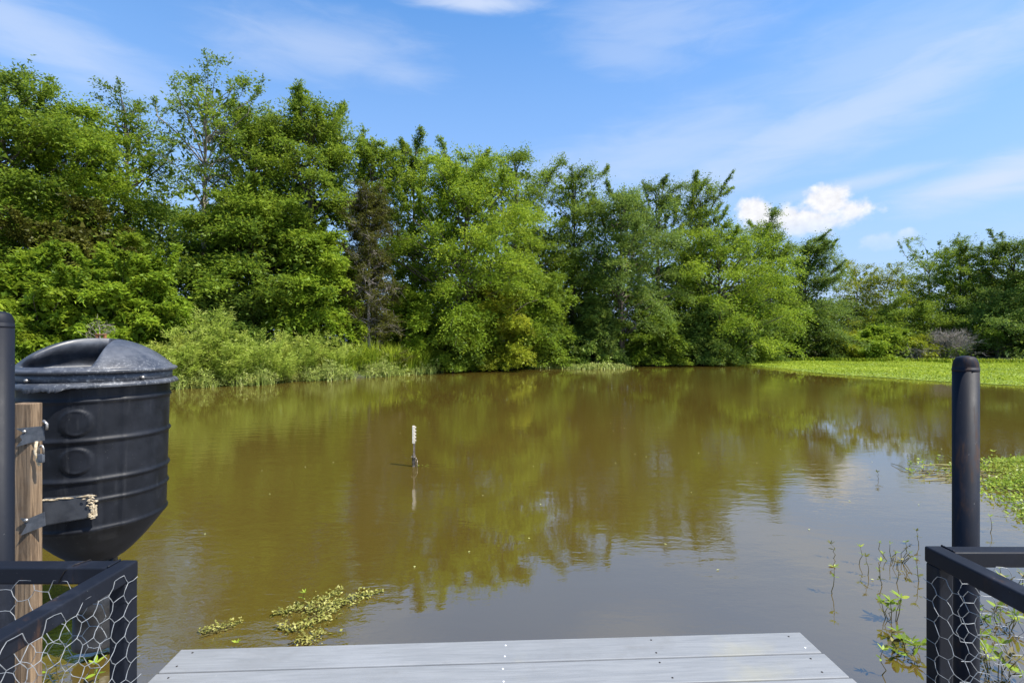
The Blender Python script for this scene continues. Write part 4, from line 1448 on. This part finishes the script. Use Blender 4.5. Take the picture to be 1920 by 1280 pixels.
# left
rl = thing('railing', (-1.315, 1.735, 0), 'black square tube railing with wire net on the left of the dock', 'railing', 'dock railings')
def L(x, y, z):
    return (x+1.315, y-1.735, z)
tube_bar('rail', rl, L(-1.344, -2.2, RT-T_), L(-1.286, 1.764, RT), STEEL)
tube_bar('rail', rl, L(-2.6, 1.702, RT-T_-0.001), L(-1.3445, 1.760, RT-0.001), STEEL)
tube_bar('post', rl, L(-1.343, 1.704, -0.9), L(-1.287, 1.762, RT-T_), STEEL)
tube_bar('post', rl, L(-2.6, 1.703, -0.9), L(-2.544, 1.759, RT-T_-0.001), STEEL)
tube_bar('post', rl, L(-1.343, 0.2, -0.9), L(-1.287, 0.256, RT-T_), STEEL)
cap_ = MB()
cap_.box(L(-1.331, 1.7645, RT-0.050), L(-1.299, 1.7662, RT-0.006))
cap_.build('end_cap', RUST, rl)
b = MB()
b.tube([L(-1.3447, 1.703+0.006*q_, RT+0.0005+0.0006*(q_ % 2)) for q_ in range(10)], [0.0035+0.0008*(q_ % 2) for q_ in range(10)], 6)
b.build('weld', STEEL, rl)
net('wire_net', rl, (-1.2, 1.772, 0.12, RT-0.004), lambda u, v: (-1.2835+1.315+0.004*math.sin(u*11), u-1.735, v), 3)
net('wire_net', rl, (-2.58, -1.34, 0.12, RT-0.03), lambda u, v: (u+1.315, 1.700-1.735-0.003*math.sin(u*9), v), 4)
b = MB()
b.tube([(-0.19, -0.036, RT-0.050), (-0.17, -0.037, RT-0.012), (-0.15, -0.02, RT+0.003), (-0.13, 0.02, RT+0.003), (-0.125, 0.029, RT-0.02)], 0.0016, 5)
b.build('tie_wire', SCREW_DARK, rl)
# right
rr_ = thing('railing', (1.55, 1.855, 0), 'black square tube railing with wire net on the right of the dock', 'railing', 'dock railings')
def Rr2(x, y, z):
    return (x-1.55, y-1.855, z)
tube_bar('rail', rr_, Rr2(1.516, -2.2, RT-T_), Rr2(1.577, 1.885, RT), STEEL)
tube_bar('rail', rr_, Rr2(1.5775, 1.824, RT-T_+0.001), Rr2(2.7, 1.882, RT-0.001), STEEL)
tube_bar('post', rr_, Rr2(1.520, 1.825, -0.9), Rr2(1.576, 1.883, RT-T_), STEEL)
tube_bar('post', rr_, Rr2(2.644, 1.825, -0.9), Rr2(2.7, 1.881, RT-T_+0.001), STEEL)
tube_bar('post', rr_, Rr2(1.520, 0.2, -0.9), Rr2(1.576, 0.256, RT-T_), STEEL)
b = MB()
b.tube([Rr2(1.5776, 1.826+0.006*q_, RT+0.0005+0.0006*(q_ % 2)) for q_ in range(10)], [0.0035+0.0008*(q_ % 2) for q_ in range(10)], 6)
b.build('weld', STEEL, rr_)
net('wire_net', rr_, (-1.2, 1.89, 0.12, RT-T_+0.006), lambda u, v: (1.5165-1.55-0.004*math.sin(u*11), u-1.855, v), 6)
net('wire_net', rr_, (1.58, 2.68, 0.12, RT-T_+0.01), lambda u, v: (u-1.55, 1.8215-1.855+0.003*math.sin(u*9), v), 7)


# ------------------------------------------------------------------ round steel posts
def pipe(label, x, y, ztop, mat, r=0.0445):
    o = thing('steel_post', (x, y, 0), label, 'post', 'round steel posts beside the dock')
    b_ = MB()
    b_.lathe([(r, -1.2), (r, 0.2), (r, ztop-0.055)], 40)
    b_.build('shaft', mat, o)
    b_ = MB()
    pr = [(r+0.0006, -0.062), (r+0.0012, -0.058), (r+0.0008, -0.050)]
    for i in range(9):
        a = PI/2*i/8
        pr.append(((r-0.022)+0.022*math.cos(a) if i < 8 else r-0.024, -0.050+0.050*math.sin(a)))
    pr.append((r*0.25, 0.003))
    b_.lathe(pr, 40)
    b_.build('cap', mat, o, (0, 0, ztop))
    return o


pipe('round black steel post with rust streaks rising behind the right railing', 1.905, 2.15, 1.637, STEEL_RUSTY)
pipe('round black steel post cut by the left edge beside the feeder', -2.052, 2.05, 1.817, STEEL)

# ------------------------------------------------------------------ fish feeder
fx, fy = -2.262, 2.80
feeder = thing('fish_feeder', (fx, fy, 0), 'black barrel fish feeder with domed lid hanging on a wooden post', 'fish feeder')
A0 = math.atan2(-fy, -fx)            # local angle that looks at the camera
NB = 192


def wrap(a):
    return (a+PI) % (2*PI)-PI


def barrel_r(r, z, a):
    da = wrap(a-A0)                  # positive = towards the right in the photo
    dp = math.degrees(da)
    if z > 0.70:
        e0 = float(sstep((dp-0.2)/2.2)); e1 = float(sstep((dp-16.0)/2.2))
        r -= 0.007*e0*(1-e1)
        for zc in (1.300, 1.112):
            du = math.radians(dp+15.5)*r
            q = math.hypot(du, z-zc)
            r += 0.007*(1-float(sstep((q-0.058)/0.012)))
            r += 0.0035*math.exp(-((q-0.060)/0.006)**2)
    return r


zs = np.concatenate([np.linspace(0.525, 0.745, 14), np.linspace(0.75, 1.53, 150)])
pf = []
for z in zs:
    if z < 0.748:
        u = (z-0.525)/0.223
        r = 0.098+(0.306-0.098)*(u**0.76)
    else:
        r = 0.309+(z-0.76)*0.026
        for zc, hgt_, wd in ((1.405, .009, .010), (1.209, .011, .011), (1.011, .011, .011), (0.908, .009, .010), (0.763, .008, .010)):
            r += hgt_*math.exp(-((z-zc)/wd)**2)
    pf.append((r, z))
b = MB()
b.lathe(pf, NB, (0, 0, 0), barrel_r)
b.build('barrel', TANK, feeder)
# neck and spinner housing
b = MB()
b.lathe([(0.060, 0.40), (0.062, 0.47), (0.082, 0.475), (0.084, 0.515), (0.10, 0.524)], 40)
b.build('neck', RUBBER, feeder)
b = MB()
b.lathe([(0.100, 0.055), (0.112, 0.062), (0.114, 0.09), (0.110, 0.10), (0.108, 0.26), (0.116, 0.27), (0.116, 0.30), (0.105, 0.335), (0.085, 0.37), (0.060, 0.398)], 48)
b.build('spinner_housing', RUBBER, feeder)
for a in (-0.75, 0.6, 2.3, 4.0):
    b = MB()
    ca, sa = math.cos(A0+a), math.sin(A0+a)
    b.tube([(0.096*ca, 0.096*sa, 0.535), (0.105*ca, 0.105*sa, 0.46), (0.10*ca, 0.10*sa, 0.34)], 0.009, 8)
    b.build('strut', RUBBER, feeder)

# lid: dome with a scooped hand recess on the side that faces left
RL = 0.358
ez = 1.552
ur = Vector((math.cos(A0+PI/2), math.sin(A0+PI/2)))     # to the right in the photo
vc = Vector((math.cos(A0), math.sin(A0)))               # towards the camera


def dome_z(u, v):
    """dome with a scooped hand recess; returns height and a forward shift that overhangs the recess"""
    rho = min(math.hypot(u, v)/0.345, 1.0)
    z = ez+0.008+0.158*(1-rho**2.3)**0.92
    e_r = 1-float(sstep((u-(0.02-0.30*(v-0.08)))/0.05))
    vb = 0.0+0.10*max(0.0, -u)/0.3
    e_v = float(sstep((v-vb)/0.05))
    lip = float(sstep((0.345*rho-0.318)/0.02))
    floor_ = ez+0.012
    if floor_ < z:
        z = z+(floor_-z)*e_r*e_v*(1-lip)
    g = e_r*(float(sstep((v-vb+0.16)/0.16)) if v < vb+0.012 else 1-float(sstep((v-vb-0.012)/0.03)))
    if u > 0.02:
        z += 0.0032*math.sin(v*70+u*14)*float(sstep((u-0.05)/0.05))*float(sstep((0.27-math.hypot(u, v))/0.06))*float(sstep((v+0.05)/0.1))
    return z, 0.085*g*float(sstep((0.34-math.hypot(u, v))/0.08))


b = MB()
nr, na = 90, 240
z0_, g0_ = dome_z(0, 0)
vs, fs = [(vc.x*g0_, vc.y*g0_, z0_)], []
for i in range(1, nr+1):
    rr = 0.345*i/nr
    for j in range(na):
        a = 2*PI*j/na
        x, y = rr*math.cos(a), rr*math.sin(a)
        u = x*ur.x+y*ur.y; v = x*vc.x+y*vc.y
        z_, g_ = dome_z(u, v)
        vs.append((x+vc.x*g_, y+vc.y*g_, z_))
for j in range(na):
    fs.append((0, 1+j, 1+(j+1) % na))
for i in range(nr-1):
    for j in range(na):
        p_, q_ = 1+i*na, 1+(i+1)*na
        fs.append((p_+j, q_+j, q_+(j+1) % na, p_+(j+1) % na))
b.add(vs, fs, True)
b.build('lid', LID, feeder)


def rim_r(r, z, a):
    return r+0.0022*math.sin(a*9+1)+0.0015*math.sin(a*23)


b = MB()
b.lathe([(0.330, ez-0.012), (0.352, ez-0.012), (0.3605, ez-0.006), (0.3605, ez+0.004), (0.350, ez+0.011), (0.338, ez+0.012)], 120, (0, 0, 0), rim_r)
b.build('lid_rim', LID, feeder)
b = MB()
b.lathe([(0.325, ez-0.062), (0.337, ez-0.060), (0.339, ez-0.013), (0.329, ez-0.0125)], 120)
b.build('lid_collar', LID, feeder)
rg = random.Random(21)
rag = [rg.uniform(-1, 1) for _ in range(400)]
vs, fs = [], []
na = 400
rows = [(0.334, -0.052, 0), (0.354, -0.056, 0), (0.363, -0.064, 0), (0.366, -0.078, 1), (0.362, -0.080, 1), (0.340, -0.062, 0)]
for (r, dz, low) in rows:
    for j in range(na):
        a = 2*PI*j/na
        dp = math.degrees(wrap(a-A0))
        torn = float(sstep((-4-dp)/8))*float(sstep((dp+95)/10))
        k2 = 0.75*rag[(j//5) % 400]+0.25*rag[j]
        dzz = dz-low*torn*(0.010+0.009*k2+0.010*math.sin(a*7))
        r2 = r+low*torn*(0.004*k2+0.006)+0.0015*math.sin(a*13)
        vs.append((r2*math.cos(a), r2*math.sin(a), ez+dzz))
for i in range(len(rows)):
    i2 = (i+1) % len(rows)
    for j in range(na):
        fs.append((i*na+j, i*na+(j+1) % na, i2*na+(j+1) % na, i2*na+j))
b = MB()
b.add(vs, fs, True)
b.build('lid_skirt', LID, feeder)


def on_barrel(deg, r, z):
    a = A0+math.radians(deg)
    return Vector((r*math.cos(a), r*math.sin(a), z))


# bolts on the lid collar, rusty latch on top
for dg in (31, -50, 110, 170):
    q = on_barrel(dg, 0.352, ez-0.040)
    a = A0+math.radians(dg)
    b = MB()
    b.tube([q-Vector((math.cos(a), math.sin(a), 0))*0.018, q+Vector((math.cos(a), math.sin(a), 0))*0.006], 0.0085, 6)
    b.build('bolt', BOLT, feeder)
b = MB()
zt = dome_z(0.012, -0.06)[0]
tp = ur*0.012+vc*(-0.02)
for s_ in (-1, 1):
    b.box((tp.x+s_*0.02-0.006, tp.y-0.007, zt-0.01), (tp.x+s_*0.02+0.006, tp.y+0.007, zt+0.020))
b.box((tp.x-0.028, tp.y-0.009, zt+0.020), (tp.x+0.028, tp.y+0.009, zt+0.026))
b.build('latch', RUST, feeder, bevel=0.002)

# lower mount: box bracket with splintered pale edges
mnt = MB()
c0_ = on_barrel(-41, 0.315, 0.880)
c1_ = on_barrel(-4, 0.30, 0.892)
out_v = Vector((vc.x, vc.y, 0))
pts = []
for q, zz_ in ((c0_, 0.062), (c1_, 0.055)):
    for dz in (-zz_, zz_):
        for o_ in (-0.02, 0.055):
            w_ = q+out_v*o_
            pts.append((w_.x, w_.y, q.z+dz))
# order: c0 low in, c0 low out, c0 up in, c0 up out, c1 ...
mnt.add(pts, [(0, 1, 3, 2), (4, 6, 7, 5), (1, 5, 7, 3), (0, 2, 6, 4), (2, 3, 7, 6), (0, 4, 5, 1)])
mo = mnt.build('mount', PLATE_DARK, feeder, bevel=0.006)
b = MB()
rg = random.Random(4)
prev = None
for i in range(22):
    f = min(1.0, max(0.0, rg.random()))
    q = (c0_.lerp(c1_, f))+out_v*0.056
    z = q.z+0.062*(1-f)+0.055*f
    d_ = (c1_-c0_).normalized()*rg.uniform(0.012, 0.030)
    h_ = 0.0016+0.0035*rg.random()**2
    up_ = rg.uniform(-0.002, 0.003)
    a_, e_ = q-d_, q+d_
    b.tube([(a_.x, a_.y, z-0.002), (q.x, q.y, z+up_), (e_.x, e_.y, z-0.003+up_)], [h_*0.5, h_, h_*0.4], 5)
for i in range(26):
    f = rg.random()
    q = c1_+out_v*0.052+Vector((ur.x, ur.y, 0))*(0.004+rg.uniform(-0.010, 0.008))
    z = q.z+0.052-0.105*f
    w_ = rg.uniform(0.002, 0.007)
    h_ = rg.uniform(0.003, 0.010)
    b.box((q.x-w_, q.y-0.006, z-h_), (q.x+w_, q.y+0.004+0.003*rg.random(), z+h_*0.6))
for i in range(30):
    f = rg.random()
    q = c1_+out_v*0.056-Vector((ur.x, ur.y, 0))*abs(rg.gauss(0, 0.012))
    z = q.z+0.050-0.100*f
    h_ = rg.uniform(0.002, 0.005)
    b.tube([(q.x-h_*2, q.y, z-h_), (q.x, q.y-0.001, z), (q.x+h_*2, q.y, z+h_*rg.uniform(-1.5, 1.5))], [h_*0.4, h_*0.8, h_*0.3], 5)
b.build('splintered_edge', STRAW, mo)

# wooden post, its plates
wp = thing('wooden_post', (-2.206, 2.329, 0), 'weathered wooden post holding the feeder, behind the left railing', 'post')
b = MB()
b.box((-0.045, -0.029, -1.0), (0.045, 0.029, 1.42))
b.build('timber', WOOD, wp, bevel=0.004)


def plate(poly, thick, name, parent, mat, loc, rz=0.0, bev=0.0012):
    b_ = MB()
    n_ = len(poly)
    vs_ = [(x, 0, z) for x, z in poly]+[(x, thick, z) for x, z in poly]
    fs_ = [tuple(range(n_)), tuple(range(2*n_-1, n_-1, -1))]+[(i, i+n_, (i+1) % n_+n_, (i+1) % n_) for i in range(n_)]
    b_.add(vs_, fs_)
    me_ = b_.build(name, mat, parent, loc)
    bm_ = bmesh.new(); bm_.from_mesh(me_.data)
    bmesh.ops.recalc_face_normals(bm_, faces=bm_.faces[:])
    bm_.to_mesh(me_.data); bm_.free()
    me_.rotation_euler = (0, 0, rz)
    return me_


# star cut plates on the side face, bridging to the barrel
zA = CAM_Z-(812-640)/F*2.33
pa = [(-0.052, 0.030), (0.046, 0.036), (0.050, -0.030), (0.010, -0.034), (-0.052, -0.052), (-0.030, -0.022), (-0.038, -0.006), (-0.026, 0.010)]
pA = plate(pa, 0.004, 'bracket_plate', wp, PLATE, (0.046, -0.032, zA), 0.35)
b = MB(); b.tube([(-0.022, -0.004, 0.015), (-0.022, 0.002, 0.015)], 0.007, 10); b.build('screw', BOLT, pA)
zB = CAM_Z-(975-640)/F*2.33
pb = [(-0.040, 0.026), (-0.012, 0.020), (0.046, 0.044), (0.050, -0.018), (-0.040, -0.052), (-0.018, -0.010)]
pB = plate(pb, 0.004, 'bracket_plate', wp, PLATE, (0.050, -0.032, zB), 0.35)
b = MB(); b.tube([(-0.018, -0.006, 0.014), (-0.018, 0.002, 0.014)], 0.008, 10); b.build('screw', BOLT, pB)
# latch and padlock hanging by the upper plate
b = MB()
b.tube([(0.078, -0.005, zA+0.045), (0.095, -0.02, zA+0.060), (0.110, -0.02, zA+0.045), (0.106, -0.018, zA+0.02)], 0.006, 6)
b.build('hook', BOLT, wp)
lk = MB()
lk.box((0.086, -0.043, zA-0.125), (0.110, -0.029, zA-0.085))
lo = lk.build('padlock', PLATE, wp, bevel=0.004)
b = MB()
b.tube([(0.088, -0.036, zA-0.086), (0.088, -0.036, zA-0.060), (0.094, -0.036, zA-0.048), (0.102, -0.036, zA-0.048), (0.108, -0.036, zA-0.060), (0.108, -0.036, zA-0.086)], 0.004, 6)
b.build('shackle', BOLT, lo)
b = MB()
b.tube([(0.075, -0.034, zA-0.03), (0.070, -0.036, zA-0.075), (0.076, -0.03, zA-0.12), (0.085, -0.03, zA-0.14)], 0.006, 6)
b.build('chain', STRAW, wp)
